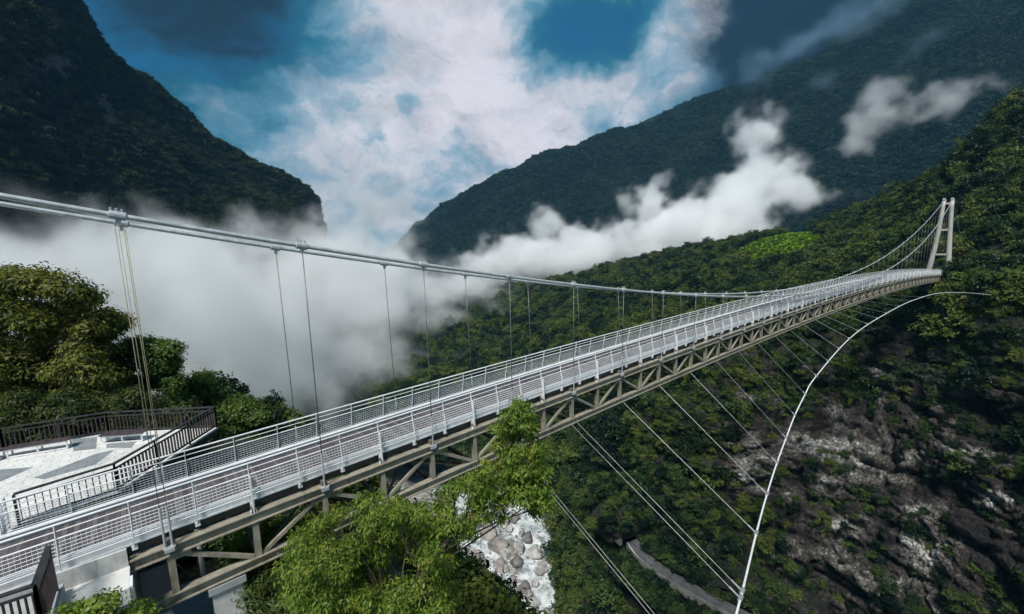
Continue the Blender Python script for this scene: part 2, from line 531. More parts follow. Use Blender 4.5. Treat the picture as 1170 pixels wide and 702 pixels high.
# rock shows on the cliff, more to the lower right and in pale scars
rk = lowz * sst(px, 760, 960) * (0.42 + 0.16 * sst(px, 840, 930) * sst(py, 400, 470) + 0.40 * fbm(FB * 0.045 + 3, 4))
rk = rk + 0.55 * np.exp(-((px - 955) / 75) ** 2 - ((py - 520) / 45) ** 2)
rk = rk + 0.50 * np.exp(-((px - 850) / 45) ** 2 - ((py - 500) / 70) ** 2)
rk = rk + 0.45 * np.exp(-((px - 1060) / 70) ** 2 - ((py - 610) / 60) ** 2)
rk = rk + 0.40 * np.exp(-((px - 1130) / 60) ** 2 - ((py - 585) / 30) ** 2) + 0.35 * np.exp(-((px - 930) / 80) ** 2 - ((py - 650) / 50) ** 2)
rk = rk + 0.35 * np.exp(-((px - 1030) / 40) ** 2 - ((py - 400) / 30) ** 2)
rk = np.clip(rk, 0, 1)
crack = lowz * np.maximum(1 - sst(e1, 0, .10), .8 * (1 - sst(e2, 0, .12)))
pale = 0
for x_, y_, a_, b_, w_ in ((955, 522, 34, 24, 1.0), (905, 505, 30, 18, .7), (850, 455, 30, 14, .5), (1052, 585, 26, 16, .9), (1062, 622, 30, 26, .9), (960, 600, 40, 16, .8), (1135, 575, 45, 11, .9), (952, 470, 12, 18, .8),
                               (1000, 545, 50, 10, .5), (890, 560, 40, 14, .5), (1000, 430, 18, 14, .4), (930, 640, 50, 18, .5), (1020, 660, 50, 14, .5), (1100, 520, 40, 10, .5), (838, 520, 30, 40, .45), (690, 505, 10, 10, .8), (655, 610, 8, 14, .6)):
    pale = pale + w_ * np.exp(-((px - x_) / a_) ** 2 - ((py - y_) / b_) ** 2)
rk = np.clip(rk + .8 * pale, 0, 1)
ob = terrain('cliff_hillside', FB, M['cliff'], rk)
a_ = ob.data.attributes.new('pale', 'FLOAT', 'POINT'); a_.data.foreach_set('value', np.ascontiguousarray(np.clip(pale * (.55 + .9 * v2) + .25 * (v1 - .5) + .25 * (v2 - .5), -.4, 1), dtype=np.float32).ravel())

# left mountain, close and steep
left_cols = [
    [(-260, -420, 260), (-260, -250, 240), (-260, -60, 215), (-260, 120, 195), (-260, 260, 180), (-260, 380, 170), (-260, 470, 165)],
    [(-60, -190, 340), (-60, -80, 310), (-60, 50, 280), (-60, 150, 255), (-60, 250, 235), (-60, 340, 220), (-60, 440, 210)],
    [(30, -75, 390), (28, -10, 360), (25, 70, 330), (20, 150, 300), (15, 230, 275), (15, 320, 255), (10, 430, 240)],
    [(86, 2, 440), (84, 40, 410), (80, 95, 375), (76, 160, 340), (72, 230, 315), (70, 310, 295), (68, 420, 275)],
    [(128, 62, 480), (126, 90, 445), (124, 130, 405), (120, 180, 370), (118, 235, 345), (115, 310, 325), (112, 415, 305)],
    [(180, 110, 520), (180, 130, 485), (180, 160, 440), (178, 200, 405), (175, 250, 375), (172, 320, 355), (170, 415, 335)],
    [(250, 172, 570), (250, 188, 530), (250, 210, 485), (248, 240, 440), (246, 275, 405), (244, 335, 385), (242, 420, 365)],
    [(310, 203, 610), (310, 216, 575), (308, 236, 530), (304, 262, 485), (298, 296, 445), (294, 345, 420), (290, 425, 400)],
    [(345, 222, 640), (344, 232, 610), (340, 250, 570), (334, 276, 530), (325, 310, 490), (320, 355, 460), (315, 428, 430)],
    [(360, 243, 680), (360, 252, 660), (358, 268, 620), (352, 294, 580), (344, 326, 540), (338, 368, 500), (332, 432, 460)],
    [(350, 262, 800), (356, 280, 760), (362, 305, 720), (362, 335, 670), (358, 365, 620), (352, 400, 560), (346, 438, 500)],
]
for c in left_cols:
    x, y, d = c[0]
    c.insert(0, (x - 6, y + 40, d * 1.25))
LM = lattice(left_cols, 170, 150)
pxl, pyl, ddl = uv_of(LM)
nl = grid_normals(LM)
LM = LM + nl * (fbm(LM * 0.012, 5) * 9 + np.abs(fbm(LM * 0.03 + 5, 4)) * 6)[..., None]
rl = 1.1 * np.exp(-((pxl - 50) / 32) ** 2 - ((pyl - 80) / 14) ** 2) + 1.2 * np.exp(-((pxl - 118) / 15) ** 2 - ((pyl - 125) / 26) ** 2)
rl = rl + 0.5 * np.exp(-((pxl - 12) / 14) ** 2 - ((pyl - 115) / 30) ** 2) + 0.45 * np.exp(-((pxl - 48) / 12) ** 2 - ((pyl - 200) / 18) ** 2)
terrain('near_mountain', LM, M['mountain'], np.clip(rl, 0, 1))

# distant mountain across the valley, its top lost in the dark cloud
dist_cols = [
    [(446, 292, 1500), (446, 302, 1420), (446, 318, 1320), (446, 345, 1200), (446, 385, 1080), (446, 450, 950)],
    [(474, 264, 1480), (472, 280, 1390), (470, 302, 1280), (470, 335, 1160), (470, 380, 1040), (470, 450, 920)],
    [(520, 240, 1450), (518, 260, 1350), (516, 288, 1240), (515, 325, 1120), (515, 375, 1000), (515, 450, 900)],
    [(585, 197, 1420), (585, 225, 1320), (585, 262, 1210), (585, 308, 1090), (585, 365, 980), (585, 450, 880)],
    [(650, 172, 1400), (650, 204, 1290), (650, 246, 1170), (650, 298, 1050), (650, 360, 940), (650, 450, 840)],
    [(725, 149, 1380), (725, 184, 1260), (725, 230, 1130), (725, 286, 1010), (725, 352, 900), (725, 450, 800)],
    [(800, 116, 1350), (800, 158, 1210), (800, 212, 1080), (800, 275, 950), (800, 345, 840), (800, 450, 740)],
    [(880, 84, 1320), (880, 130, 1170), (880, 190, 1030), (880, 260, 890), (880, 338, 780), (880, 450, 680)],
    [(960, 45, 1290), (960, 98, 1120), (960, 165, 960), (960, 240, 820), (960, 330, 710), (960, 450, 620)],
    [(1040, -18, 1260), (1040, 50, 1080), (1040, 130, 900), (1040, 220, 750), (1040, 320, 640), (1040, 450, 560)],
    [(1130, -100, 1230), (1130, -15, 1020), (1130, 85, 830), (1130, 195, 680), (1130, 310, 570), (1130, 450, 500)],
    [(1250, -210, 1200), (1250, -95, 960), (1250, 40, 760), (1250, 170, 610), (1250, 300, 510), (1250, 450, 440)],
]
for c in dist_cols:
    x, y, d = c[0]
    c.insert(0, (x, y + 30, d * 1.2))
DM = lattice(dist_cols, 220, 130)
nd = grid_normals(DM)
DM = DM + nd * (fbm(DM * 0.005, 5) * 26 + np.abs(fbm(DM * 0.014 + 9, 4)) * 12)[..., None]
terrain('distant_mountain', DM, M['far_mountain'], np.zeros(DM.shape[:2]))


# near bank: terrace under the platform, then a wooded slope down into the gorge
def bank_z(X, Y):
    edge = 3.0 + 0.05 * np.maximum(Y - 8, 0) - 0.55 * np.maximum(-Y - 3, 0)
    e = X - edge
    z = -5.2 - 0.25 * np.maximum(e, 0) - 1.15 * np.maximum(e - 5, 0) - 1.3 * np.maximum(e - 18, 0)
    z = z - 0.10 * np.maximum(Y - 14, 0) - 0.5 * np.maximum(Y - 45, 0)
    z = z - 9.0 * sst(-Y, 8, 24)
    P = np.stack([X, Y, 0 * X], -1)
    return np.maximum(z + fbm(P * 0.12, 4) * 0.8 * sst(np.abs(e + 3), 1, 9), -118.0)


gx = np.concatenate([np.linspace(-90, -14, 40), np.linspace(-13, 30, 110), np.linspace(31, 72, 50)])
gy = np.concatenate([np.linspace(-45, -17, 30), np.linspace(-16, 24, 100), np.linspace(25, 190, 80)])
GX, GY = np.meshgrid(gx, gy, indexing='ij')
NB = np.stack([GX, GY, bank_z(GX, GY)], -1)
terrain('near_bank', NB, M['bank'], 0.25 + 0 * GX)

# base ground sheet and the river
gm, nt, out = new_mat('valley_ground')
b = N(nt, 'ShaderNodeBsdfPrincipled'); b.inputs['Roughness'].default_value = 0.95
n = noise_node(nt, 0.02, 8, 0.65, vec=geo_pos(nt))
nt.links.new(ramp(nt, n.outputs['Fac'], [(0.35, (.02, .032, .014)), (0.65, (.06, .075, .035))]), b.inputs['Base Color'])
nt.links.new(b.outputs[0], out.inputs['Surface'])
tag(MB().add([(-2550, -2550, -121), (2650, -2550, -121), (2650, 2650, -121), (-2550, 2650, -121)], [(0, 1, 2, 3)]).build('ground', gm), kind='structure')

# river bed of stones and a sheet of white water
ctr = np.array([(42, -60), (61, 0), (78, 50), (94, 98), (110, 150), (122, 220), (150, 320), (180, 430), (215, 560)], float)
CT = catmull(ctr, 300)
tg = np.gradient(CT, axis=0); tg /= np.linalg.norm(tg, axis=1, keepdims=True)
nn = np.stack([tg[:, 1], -tg[:, 0]], 1)
w = np.linspace(-36, 27, 60)
RB = np.zeros((300, 60, 3))
RB[..., :2] = CT[:, None] + nn[:, None] * w[None, :, None]
RB[..., 2] = -116.6 + 2.8 * sst(-w, 6, 26)[None] + 1.1 * fbm(np.concatenate([RB[..., :2], 0 * RB[..., :1]], -1) * 0.14, 5)
bed_m = simple_mat('river_bed_stone', (.13, .125, .12), (.40, .40, .39), 0.35, 0.95, bump=0.7, detail=9)
tag(link('river_bed', np_mesh('river_bed', RB.reshape(-1, 3), grid_faces(300, 60), bed_m, True)), kind='structure')
wm, nt, out = new_mat('white_water')
b = N(nt, 'ShaderNodeBsdfPrincipled'); b.inputs['Roughness'].default_value = 0.35
n = noise_node(nt, 0.16, 8, 0.72, vec=geo_pos(nt), dist=1.2)
nt.links.new(ramp(nt, n.outputs['Fac'], [(0.36, (.16, .19, .20)), (0.46, (.38, .42, .43)), (0.58, (.68, .70, .70))]), b.inputs['Base Color'])
bp = N(nt, 'ShaderNodeBump'); bp.inputs['Distance'].default_value = 0.5
nt.links.new(n.outputs['Fac'], bp.inputs['Height']); nt.links.new(bp.outputs[0], b.inputs['Normal'])
nt.links.new(b.outputs[0], out.inputs['Surface'])
w2 = np.linspace(-24, 24, 50)
RW = np.zeros((300, 50, 3))
RW[..., :2] = CT[:, None] + nn[:, None] * w2[None, :, None]
RW[..., 2] = -116.1 + 0.35 * fbm(np.concatenate([RW[..., :2], 0 * RW[..., :1]], -1) * 0.3, 3)
tag(link('river_water', np_mesh('river_water', RW.reshape(-1, 3), grid_faces(300, 50), wm, True)), kind='structure')


# boulders, each one a thing
def boulder_mesh(seed, mat):
    r = np.random.default_rng(seed)
    import bmesh
    bm = bmesh.new()
    bmesh.ops.create_icosphere(bm, subdivisions=4, radius=1.0)
    V = np.array([v.co[:] for v in bm.verts])
    F = np.array([[v.index for v in f.verts] for f in bm.faces])
    bm.free()
    for k in range(9):     # chop flat faces off
        d = r.normal(size=3); d /= np.linalg.norm(d)
        h = r.uniform(0.55, 0.85)
        s = V @ d
        V = V - np.maximum(s - h, 0)[:, None] * d * 0.85
    V = V * (1 + 0.16 * fbm(V * 1.5 + seed * 3.1, 5))[:, None]
    V = V * np.array([1.0, r.uniform(0.7, 0.95), r.uniform(0.55, 0.8)])
    return np_mesh('boulder', V, F, mat, True)


b_pale = [boulder_mesh(40 + i, M['boulder']) for i in range(4)]
b_pink = [boulder_mesh(60 + i, M['boulder_pink']) for i in range(2)]
BGRP = 'boulders in the river rapids'
big = [(571, 627, 3.6, 1), (603, 616, 2.2, 0), (611, 634, 2.3, 0), (582, 606, 1.5, 0), (558, 612, 2.6, 1), (547, 642, 2.3, 1),
       (590, 644, 2.0, 0), (618, 652, 1.9, 0), (596, 610, 1.3, 1), (545, 656, 1.8, 0), (563, 664, 2.2, 1), (602, 678, 1.6, 0),
       (588, 691, 1.6, 0), (575, 650, 1.6, 0), (612, 668, 1.2, 0), (536, 664, 1.3, 0), (583, 636, 1.6, 1)]
blab = {0: 'rounded grey boulder lying in the white river rapids', 1: 'pinkish brown boulder lying among grey ones in the white river rapids'}
for k in range(240):
    x = 505 + 128 * random.random() ** 1.35; y = 590 + 115 * random.random()
    if (x > 596 and y < 600): continue
    big.append((x, y, random.choice((0.3, 0.35, 0.4, 0.5, 0.6, 0.8, 1.0, 1.4, 2.2)) * (1.0 if x < 600 else .6), 1 if random.random() < .25 else 0))
for (x, y, s, pk) in big:
    p = at_z(x, y, -115.6); s = s * 1.5
    o = link('boulder', random.choice(b_pink if pk else b_pale), loc=(p[0], p[1], -115.9 + s * .35))
    o.scale = (s, s, s); o.rotation_euler = (0, 0, random.uniform(0, 6.28))
    tag(o, blab[pk], 'boulder', 'pinkish boulders in the rapids' if pk else BGRP)

# ------------------------------------------------------------------ the bridge
PN = 2.4                       # panel length
NEND = 82.4
HT = 2.03                      # truss depth
YF = 3.55                      # far truss plane (near truss at y = 0)


def zd(n): return PN * (0.02352 * n - 0.000598 * n * n)
def zc(n): return PN * (4.313 - 0.2098 * n + 0.003042 * n * n)
def ycn(n): return -0.12 + 0.6 * (max(0.0, (n - 40) / 42.4)) ** 2
def ycf(n): return 3.80 - 1.45 * (max(0.0, (n - 40) / 42.4)) ** 2
def bp_(n, y, dz): return (PN * n, y, zd(n) + dz)


bridge = empty('suspension_bridge', (0, 0, 0), 'long white-railed suspension footbridge on a beige steel truss crossing the gorge', 'bridge')
NS = list(range(-2, 83))       # panel points
NR = [i * 0.5 for i in range(-5, 165)]


def run(mb, ns, y, dz, w, h):
    for a, b in zip(ns[:-1], ns[1:]):
        mb.bar(bp_(a, y, dz), bp_(b, y, dz), w, h)


def ibeam(name, y, ztop, depth, fl, ns):
    """rolled section: two flanges and a web, running the length of the span"""
    m = MB()
    run(m, ns, y, ztop - 0.02, fl, 0.04)
    run(m, ns, y, ztop - depth + 0.02, fl, 0.04)
    run(m, ns, y, ztop - depth / 2, 0.05, depth - 0.08)
    return m


NC = list(range(0, 83))
NC[0] = -0.4
for y in (0.16, YF - 0.16):
    m = ibeam('top_chord', y, 0.0, 0.36, 0.32, NC)
    if y < 1:
        for n in range(0, 83):        # splice plates
            if n % 2 == 1: m.bar(bp_(n - .14, y - 0.045, -0.18), bp_(n + .14, y - 0.045, -0.18), 0.03, 0.25)
    m.build('top_chord', M['steel'], bridge)
    m = ibeam('bottom_chord', y, -HT + 0.34, 0.34, 0.32, NC)
    if y < 1:
        for n in range(0, 83):
            if n % 2 == 0: m.bar(bp_(n - .16, y - 0.045, -HT + .17), bp_(n + .16, y - 0.045, -HT + .17), 0.03, 0.23)
    m.build('bottom_chord', M['steel'], bridge)


def members(name, near_n, far_n, fn, mat):
    """one mesh per member for those that show, one mesh for the rest"""
    rest = MB()
    for y, lim in ((0.16, near_n), (YF - 0.16, far_n)):
        for n in range(0, 82):
            m = MB() if n < lim else rest
            fn(m, n, y)
            if n < lim: m.build(name, mat, bridge)
    tag(rest.build(name, mat, bridge), kind='stuff')


def post_fn(m, n, y):
    z0, z1 = -HT + 0.34, -0.36
    m.bar(bp_(n, y - 0.085, z0), bp_(n, y - 0.085, z1), 0.03, 0.2, up=(1, 0, 0))
    m.bar(bp_(n, y + 0.085, z0), bp_(n, y + 0.085, z1), 0.03, 0.2, up=(1, 0, 0))
    m.bar(bp_(n, y, z0 + .002), bp_(n, y, z1 - .002), 0.14, 0.03, up=(1, 0, 0))


def diag_fn(m, n, y):
    z0, z1 = -HT + 0.36, -0.38
    a, b = (bp_(n + .06, y, z1), bp_(n + .94, y, z0)) if n % 2 == 0 else (bp_(n + .06, y, z0), bp_(n + .94, y, z1))
    m.bar(a, b, 0.12, 0.13)
    q = (n + .12, z1 - 0.05) if n % 2 == 0 else (n + .88, z1 - 0.05)     # gusset plate under the chord
    m.bar(bp_(q[0] - .1, y - .075, q[1]), bp_(q[0] + .1, y - .075, q[1]), 0.02, 0.26)


members('truss_post', 70, 30, post_fn, M['steel'])
members('truss_diagonal', 70, 30, diag_fn, M['steel'])
rest_b = MB()
for n in range(0, 82):
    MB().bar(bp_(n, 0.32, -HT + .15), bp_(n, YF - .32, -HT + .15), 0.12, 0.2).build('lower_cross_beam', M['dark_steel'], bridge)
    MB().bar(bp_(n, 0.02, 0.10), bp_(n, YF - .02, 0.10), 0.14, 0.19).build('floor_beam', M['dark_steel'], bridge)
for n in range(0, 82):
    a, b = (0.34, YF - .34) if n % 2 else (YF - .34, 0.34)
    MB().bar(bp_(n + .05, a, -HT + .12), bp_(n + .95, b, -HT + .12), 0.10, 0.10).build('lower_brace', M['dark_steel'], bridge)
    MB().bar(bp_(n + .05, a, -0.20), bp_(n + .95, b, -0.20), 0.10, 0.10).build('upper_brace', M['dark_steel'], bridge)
# stringers and deck boards
m = MB()
for y in (0.7, 1.77, 2.85):
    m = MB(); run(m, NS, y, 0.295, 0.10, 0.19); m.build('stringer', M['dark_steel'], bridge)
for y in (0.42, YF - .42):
    m = MB(); run(m, NS, y, 0.165, 0.06, 0.29); m.build('deck_shade_strip', M['black'], bridge)  # black strip along each edge paints in the shade under the deck
dk, nt, out = new_mat('deck_boards')
b = N(nt, 'ShaderNodeBsdfPrincipled'); b.inputs['Roughness'].default_value = 0.55
tc = N(nt, 'ShaderNodeTexCoord'); sx = N(nt, 'ShaderNodeSeparateXYZ'); nt.links.new(tc.outputs['Object'], sx.inputs[0])
mu = N(nt, 'ShaderNodeMath', operation='MULTIPLY'); mu.inputs[1].default_value = 1 / 0.145; nt.links.new(sx.outputs[0], mu.inputs[0])
fl_ = N(nt, 'ShaderNodeMath', operation='FLOOR'); nt.links.new(mu.outputs[0], fl_.inputs[0])
wn = N(nt, 'ShaderNodeTexWhiteNoise', noise_dimensions='1D'); nt.links.new(fl_.outputs[0], wn.inputs['W'])
fr = N(nt, 'ShaderNodeMath', operation='FRACT'); nt.links.new(mu.outputs[0], fr.inputs[0])
gp = N(nt, 'ShaderNodeMath', operation='GREATER_THAN'); gp.inputs[1].default_value = 0.92; nt.links.new(fr.outputs[0], gp.inputs[0])
bc = ramp(nt, wn.outputs['Value'], [(0, (.070, .058, .060)), (0.5, (.105, .090, .094)), (1, (.15, .132, .138))])
mg = N(nt, 'ShaderNodeMix', data_type='RGBA'); nt.links.new(gp.outputs[0], mg.inputs[0]); nt.links.new(bc, mg.inputs[6]); mg.inputs[7].default_value = (.02, .016, .016, 1)
nt.links.new(mg.outputs[2], b.inputs['Base Color']); nt.links.new(b.outputs[0], out.inputs['Surface'])
m = MB()
run(m, NS, 1.775, 0.42, 2.75, 0.05)
m.build('deck_floor', dk, bridge)
# white edge boards: an upright kerb plate with a lip
for y, s in ((0.30, -1), (YF - 0.30, 1)):
    m = MB()
    run(m, NS, y, 0.545, 0.05, 0.33)
    run(m, NS, y + s * 0.065, 0.40, 0.08, 0.03)
    run(m, NS, y - s * 0.085, 0.695, 0.22, 0.03)
    m.build('edge_plate', M['white'], bridge)

RT = 1.77
# railing: posts bowed outward at the foot, three rails, wire mesh below
rest_p = MB()
cnt = {0: 0, 1: 0}
for side, (yb, s, lim) in enumerate(((0.24, -1, 60), (YF - 0.24, 1, 40))):
    n = -1.667
    k = 0
    while n < 81.5:
        m = MB() if k < lim else rest_p
        prof = [(0.26, 0.02), (0.42, 0.10), (0.62, 0.13), (0.9, 0.10), (1.2, 0.03), (1.5, -0.02), (RT, -0.05)]
        pts = [bp_(n, yb + s * o, z) for z, o in prof]
        for a, c in zip(pts[:-1], pts[1:]):
            m.bar(a, c, 0.022, 0.075, up=(0, 1, 0))
        m.bar(bp_(n - .03, yb + s * .03, 0.30), bp_(n + .03, yb + s * .03, 0.30), 0.12, 0.14)
        if k < lim: m.build('rail_post', M['white'], bridge)
        k += 1
        n += 0.6667
    rails = ((RT, -0.05, 0.034), (1.58, -0.03, 0.018), (1.37, 0.0, 0.026), (0.68, 0.13, 0.018))
    for z, o, r in rails:
        m = MB()
        m.tube([bp_(q, yb + s * o, z) for q in NR], r, 8)
        m.build('hand_rail' if z == RT else 'rail', M['white'], bridge, True)
    # wire mesh between the lower rails
    m = MB()
    for z, o in ((0.76, .125), (0.86, .11), (0.96, .09), (1.06, .065), (1.16, .045), (1.26, .02)):
        m.tube([bp_(q, yb + s * o, z) for q in NR], 0.0095, 4, caps=False)
    q = -2.3
    while q < 81.8:
        a, c = bp_(q, yb + s * .13, 0.68), bp_(q, yb + s * 0.0, 1.37)
        m.bar(a, c, 0.007, 0.008, up=(0, 1, 0))
        q += 0.11 / PN if q < 30 else 0.2 / PN
    m.build('mesh_infill', M['white'], bridge)
tag(rest_p.build('rail_post', M['white'], bridge), kind='stuff')
# stout struts tying the railing to the truss between the hangers
for n in range(1, 82, 2):
    m = MB()
    m.bar(bp_(n, 0.06, -0.01), bp_(n, 0.10, 1.37), 0.05, 0.10, up=(0, 1, 0))
    m.bar(bp_(n - .04, 0.10, 0.05), bp_(n + .04, 0.10, 0.05), 0.16, 0.10)
    m.build('railing_strut', M['white'], bridge)

# main cables, clamps, hangers
NM = [i * 0.5 for i in range(-30, 166)]
for yf in (ycn, ycf):
    mcab = MB().tube([(PN * n, yf(n), zc(n)) for n in NM if n <= 82.4] + [(PN * 82.4, yf(82.4), zc(82.4))], 0.078, 12).build('main_cable', M['cable'], bridge, True)
    for n in range(-2, 82, 2):
        m = MB()
        c = np.array((PN * n, yf(n), zc(n)))
        t = np.array((PN, 0, zc(n + .5) - zc(n - .5))); t /= np.linalg.norm(t)
        m.tube([c - t * .19, c - t * .18, c + t * .18, c + t * .19], [0.10, 0.125, 0.125, 0.10], 12)
        for k in (-1, 0, 1):      # bolts standing up on the clamp
            q = c + t * 0.12 * k
            m.tube([q, q + np.array((0, 0, .21))], 0.022, 6)
            m.tube([q + np.array((0, 0, .16)), q + np.array((0, 0, .20))], 0.038, 6)
        m.bar(c + np.array((-.06, 0, -.17)), c + np.array((.06, 0, -.17)), 0.05, 0.2)
        m.build('cable_clamp', M['cable'], mcab, rel=False)
    yb = 0.02 if yf is ycn else YF - 0.02
    s = -1 if yf is ycn else 1
    for n in range(-2, 82, 2):
        top = np.array((PN * n, yf(n), zc(n) - 0.22)); bot = np.array(bp_(n, yb + s * .06, 0.36))
        if top[2] - bot[2] < 0.25: continue
        m = MB()
        if n <= 0:
            for e in (-.09, .09):
                m.tube([top + (e, 0, 0), bot + (e, 0, 0)], 0.012, 6)
        else:
            m.tube([top, bot], 0.019, 6)
        h = m.build('hanger', M['hanger_gold'] if n <= 0 else M['hanger'], bridge, True)
        a = MB()
        L = min(1.0, (top[2] - bot[2]) * .4)
        d = (top - bot) / np.linalg.norm(top - bot)
        for e in ((-.09, .09) if n <= 0 else (0,)):
            a.tube([bot + (e, 0, -.42), bot + (e, 0, 0) + d * L], 0.035, 8)
        a.bar(bot + (-.16, 0, -.36), bot + (.16, 0, -.36), 0.12, 0.05)
        a.bar(bot + (-.13, 0, -.44), bot + (.13, 0, -.44), 0.16, 0.12)
        a.build('anchor_socket', M['cable'], h)

# far tower: two concrete legs leaning together, three ties
XT = PN * NEND
tw = empty('tower', (0, 0, 0)); tw.parent = bridge
ft = 8.0


def leg_pts(y0, y1):
    z = np.linspace(-9.0, zc(NEND) + 0.4, 12)
    t = (z - z[0]) / (z[-1] - z[0])
    e = t + 0.16 * np.sin(math.pi * t)
    return [(XT, y0 + (y1 - y0) * a, c) for a, c in zip(e, z)], t


for y0, y1 in ((5.0, 2.30), (-0.75, 0.45)):
    pts, t = leg_pts(y0, y1)
    MB().tube(pts, [0.78 - 0.30 * a for a in t], 10).build('tower_leg', M['tower'], tw, True)
    top = np.array(pts[-1])
    MB().box(top[0] - .6, top[0] + .6, top[1] - .35, top[1] + .35, top[2] - .1, top[2] + .5).build('cable_saddle', M['cable'], tw)
for zt in (17.6, 9.4, 1.6):
    ya = leg_pts(5.0, 2.3)[0]; yb2 = leg_pts(-.75, .45)[0]
    zz = [p[2] for p in ya]
    MB().bar((XT, np.interp(zt, zz, [p[1] for p in yb2]), zt), (XT, np.interp(zt, zz, [p[1] for p in ya]), zt), 0.6, 0.55).build('tower_tie', M['tower'], tw)
# backstays run down behind the tower
for y0, y1 in ((2.3, 5.0), (.45, -1.0)):
    MB().tube([(XT, y0, zc(NEND)), (XT + 34, y1, 2.0)], 0.078, 8).build('backstay', M['cable'], bridge)

# storm cable below the span on the near side, with its ties
wp = np.array([(-4, -16.2, -7.0), (5, -13.3, -6.9), (12, -11.6, -6.8), (19.2, -9.9, -6.8), (24.2, -8.65, -6.8), (28.8, -7.55, -6.9), (33.2, -6.6, -6.85), (37.8, -5.7, -6.75),
               (42.3, -4.9, -6.4), (46.7, -4.35, -5.8), (51.3, -3.95, -5.1), (65, -3.6, -3.5), (80, -3.8, -2.8), (100, -4.9, -2.3), (122, -7, -3.0), (160, -11.2, -6.9), (174, -12.6, -9)])
ws = catmull(wp, 200)
wc = MB().tube(ws, 0.052, 8).build('storm_cable', M['white'], bridge, True)
ws_r = ws
for n in [6.1, 7.95, 8.15, 10.1, 12.0, 13.9, 15.8, 17.7, 19.6, 21.5, 23.4, 25.3, 27.2, 29, 31, 33, 35, 38, 41, 44]:
    x = PN * n
    e = np.array([np.interp(x, ws[:, 0], ws[:, k]) for k in range(3)])
    if n < 7:
        e = np.array(at_x(760, 720, x)); e = np.array(bp_(n, 0.1, -HT)) + (e - np.array(bp_(n, .1, -HT))) * 1.0
    m = MB()
    if n < 7:
        for o in (-.10, .10): m.tube([np.array(bp_(n, 0.1, -HT)) + (o, 0, 0), e + (o, 0, 0)], 0.011, 5)
    else:
        m.tube([bp_(n, 0.1, -HT), e], 0.010, 5)
        m.tube([e + (e - np.array(bp_(n, .1, -HT))) * -.05, e], 0.045, 6)
        tdir = np.array((1.0, 0.15, 0)); m.tube([e - .16 * tdir, e + .16 * tdir], 0.10, 8)
    m.build('tie_cable', M['stay'], wc)

# ------------------------------------------------------------------ near bank: platform, railings, abutment, benches
ZF = 0.40


def slat_rail(root, path, z0, H=1.1, slat=0.17, post=1.9, double=False):
    """dark railing: posts, top plank, second rail, foot rail and upright slats"""
    top, rails, sl = MB(), MB(), MB()
    for a, b in zip(path[:-1], path[1:]):
        a, b = np.array((*a, 0.0)), np.array((*b, 0.0))
        L = np.linalg.norm(b - a)
        up = np.array((0, 0, 1.0))
        top.bar(a + up * (z0 + H), b + up * (z0 + H), 0.12, 0.05)
        rails.bar(a + up * (z0 + H - .20), b + up * (z0 + H - .20), 0.05, 0.06)
        rails.bar(a + up * (z0 + .12), b + up * (z0 + .12), 0.05, 0.07)
        k = max(1, round(L / post))
        for i in range(k + 1):
            for o in ((-.09, .09) if double else (0,)):
                p = a + (b - a) * min(max(i / k + o / L, 0.0), 1.0)
                MB().bar(p + up * z0, p + up * (z0 + H - .03), 0.07, 0.07).build('post', M['black'], root)
        k = int(L / slat)
        for i in range(k):
            p = a + (b - a) * (i + .5) / k
            sl.bar(p + up * (z0 + .16), p + up * (z0 + H - .23), 0.075, 0.03, up=(b - a) / L)
    top.build('top_rail', M['black'], root)
    rails.build('cross_rail', M['black'], root)
    sl.build('slats', M['timber'], root)


plat = [(-22, 3.75), (-3.85, 3.75), (-3.85, 4.22), (-1.27, 4.61), (2.46, 9.16), (-1.75, 12.4), (-5.45, 13.3), (-22, 16.5)]
pf = empty('viewing_platform', (-6, 9, ZF), 'pale viewing platform with white and grey floor bands beside the bridge head', 'platform')
MB().prism(plat, ZF - 0.06, ZF).build('floor_slab', M['floor_white'], pf)
MB().prism([(p[0] * .99 - .04, 9 + (p[1] - 9) * .985) for p in plat], ZF - 0.36, ZF - .061).build('edge_beam', M['black'], pf)
MB().prism([(p[0] * .8 - 1.2, 9 + (p[1] - 9) * .8) for p in plat], -6.5, ZF - 0.361).build('support_wall', M['grey_concrete'], pf)
bands = [[(39, 546), (109, 519), (131, 514), (109, 531), (50, 548)], [(-60, 541), (38, 534), (2, 550), (-60, 566)],
         [(82, 502), (111, 499), (110, 513), (84, 516)], [(120, 500), (165, 494), (150, 512), (122, 512)]]
for q in bands:
    pts = [at_z(x, y, ZF) for x, y in q]
    m = MB().add([(p[0], p[1], ZF + .004) for p in pts], [tuple(range(len(pts)))])
    m.build('floor_band', M['floor_grey'], pf)
r1 = empty('platform_railing', (-1.3, 4.6, ZF), 'dark slatted railing round the edge of the viewing platform', 'railing')
slat_rail(r1, [(-3.75, 4.2), (-1.28, 4.66), (2.39, 9.17), (-1.8, 12.3), (-5.45, 13.15), (-21, 16.2)], ZF)
# white gate post with rungs at the head of the bridge
g = empty('entrance_post', (-3.85, 4.0, ZF), 'white rung frame closing the gap between railing and bridge head', 'gate post')
m = MB()
for y in (3.55, 4.02): m.bar((-3.95, y, ZF), (-3.95, y, ZF + 1.15), 0.07, 0.07)
m.build('upright', M['white'], g)
m = MB()
for z in np.arange(.15, 1.15, .16): m.bar((-3.95, 3.585, ZF + z), (-3.95, 3.985, ZF + z), 0.03, 0.035)
m.build('rung', M['white'], g)


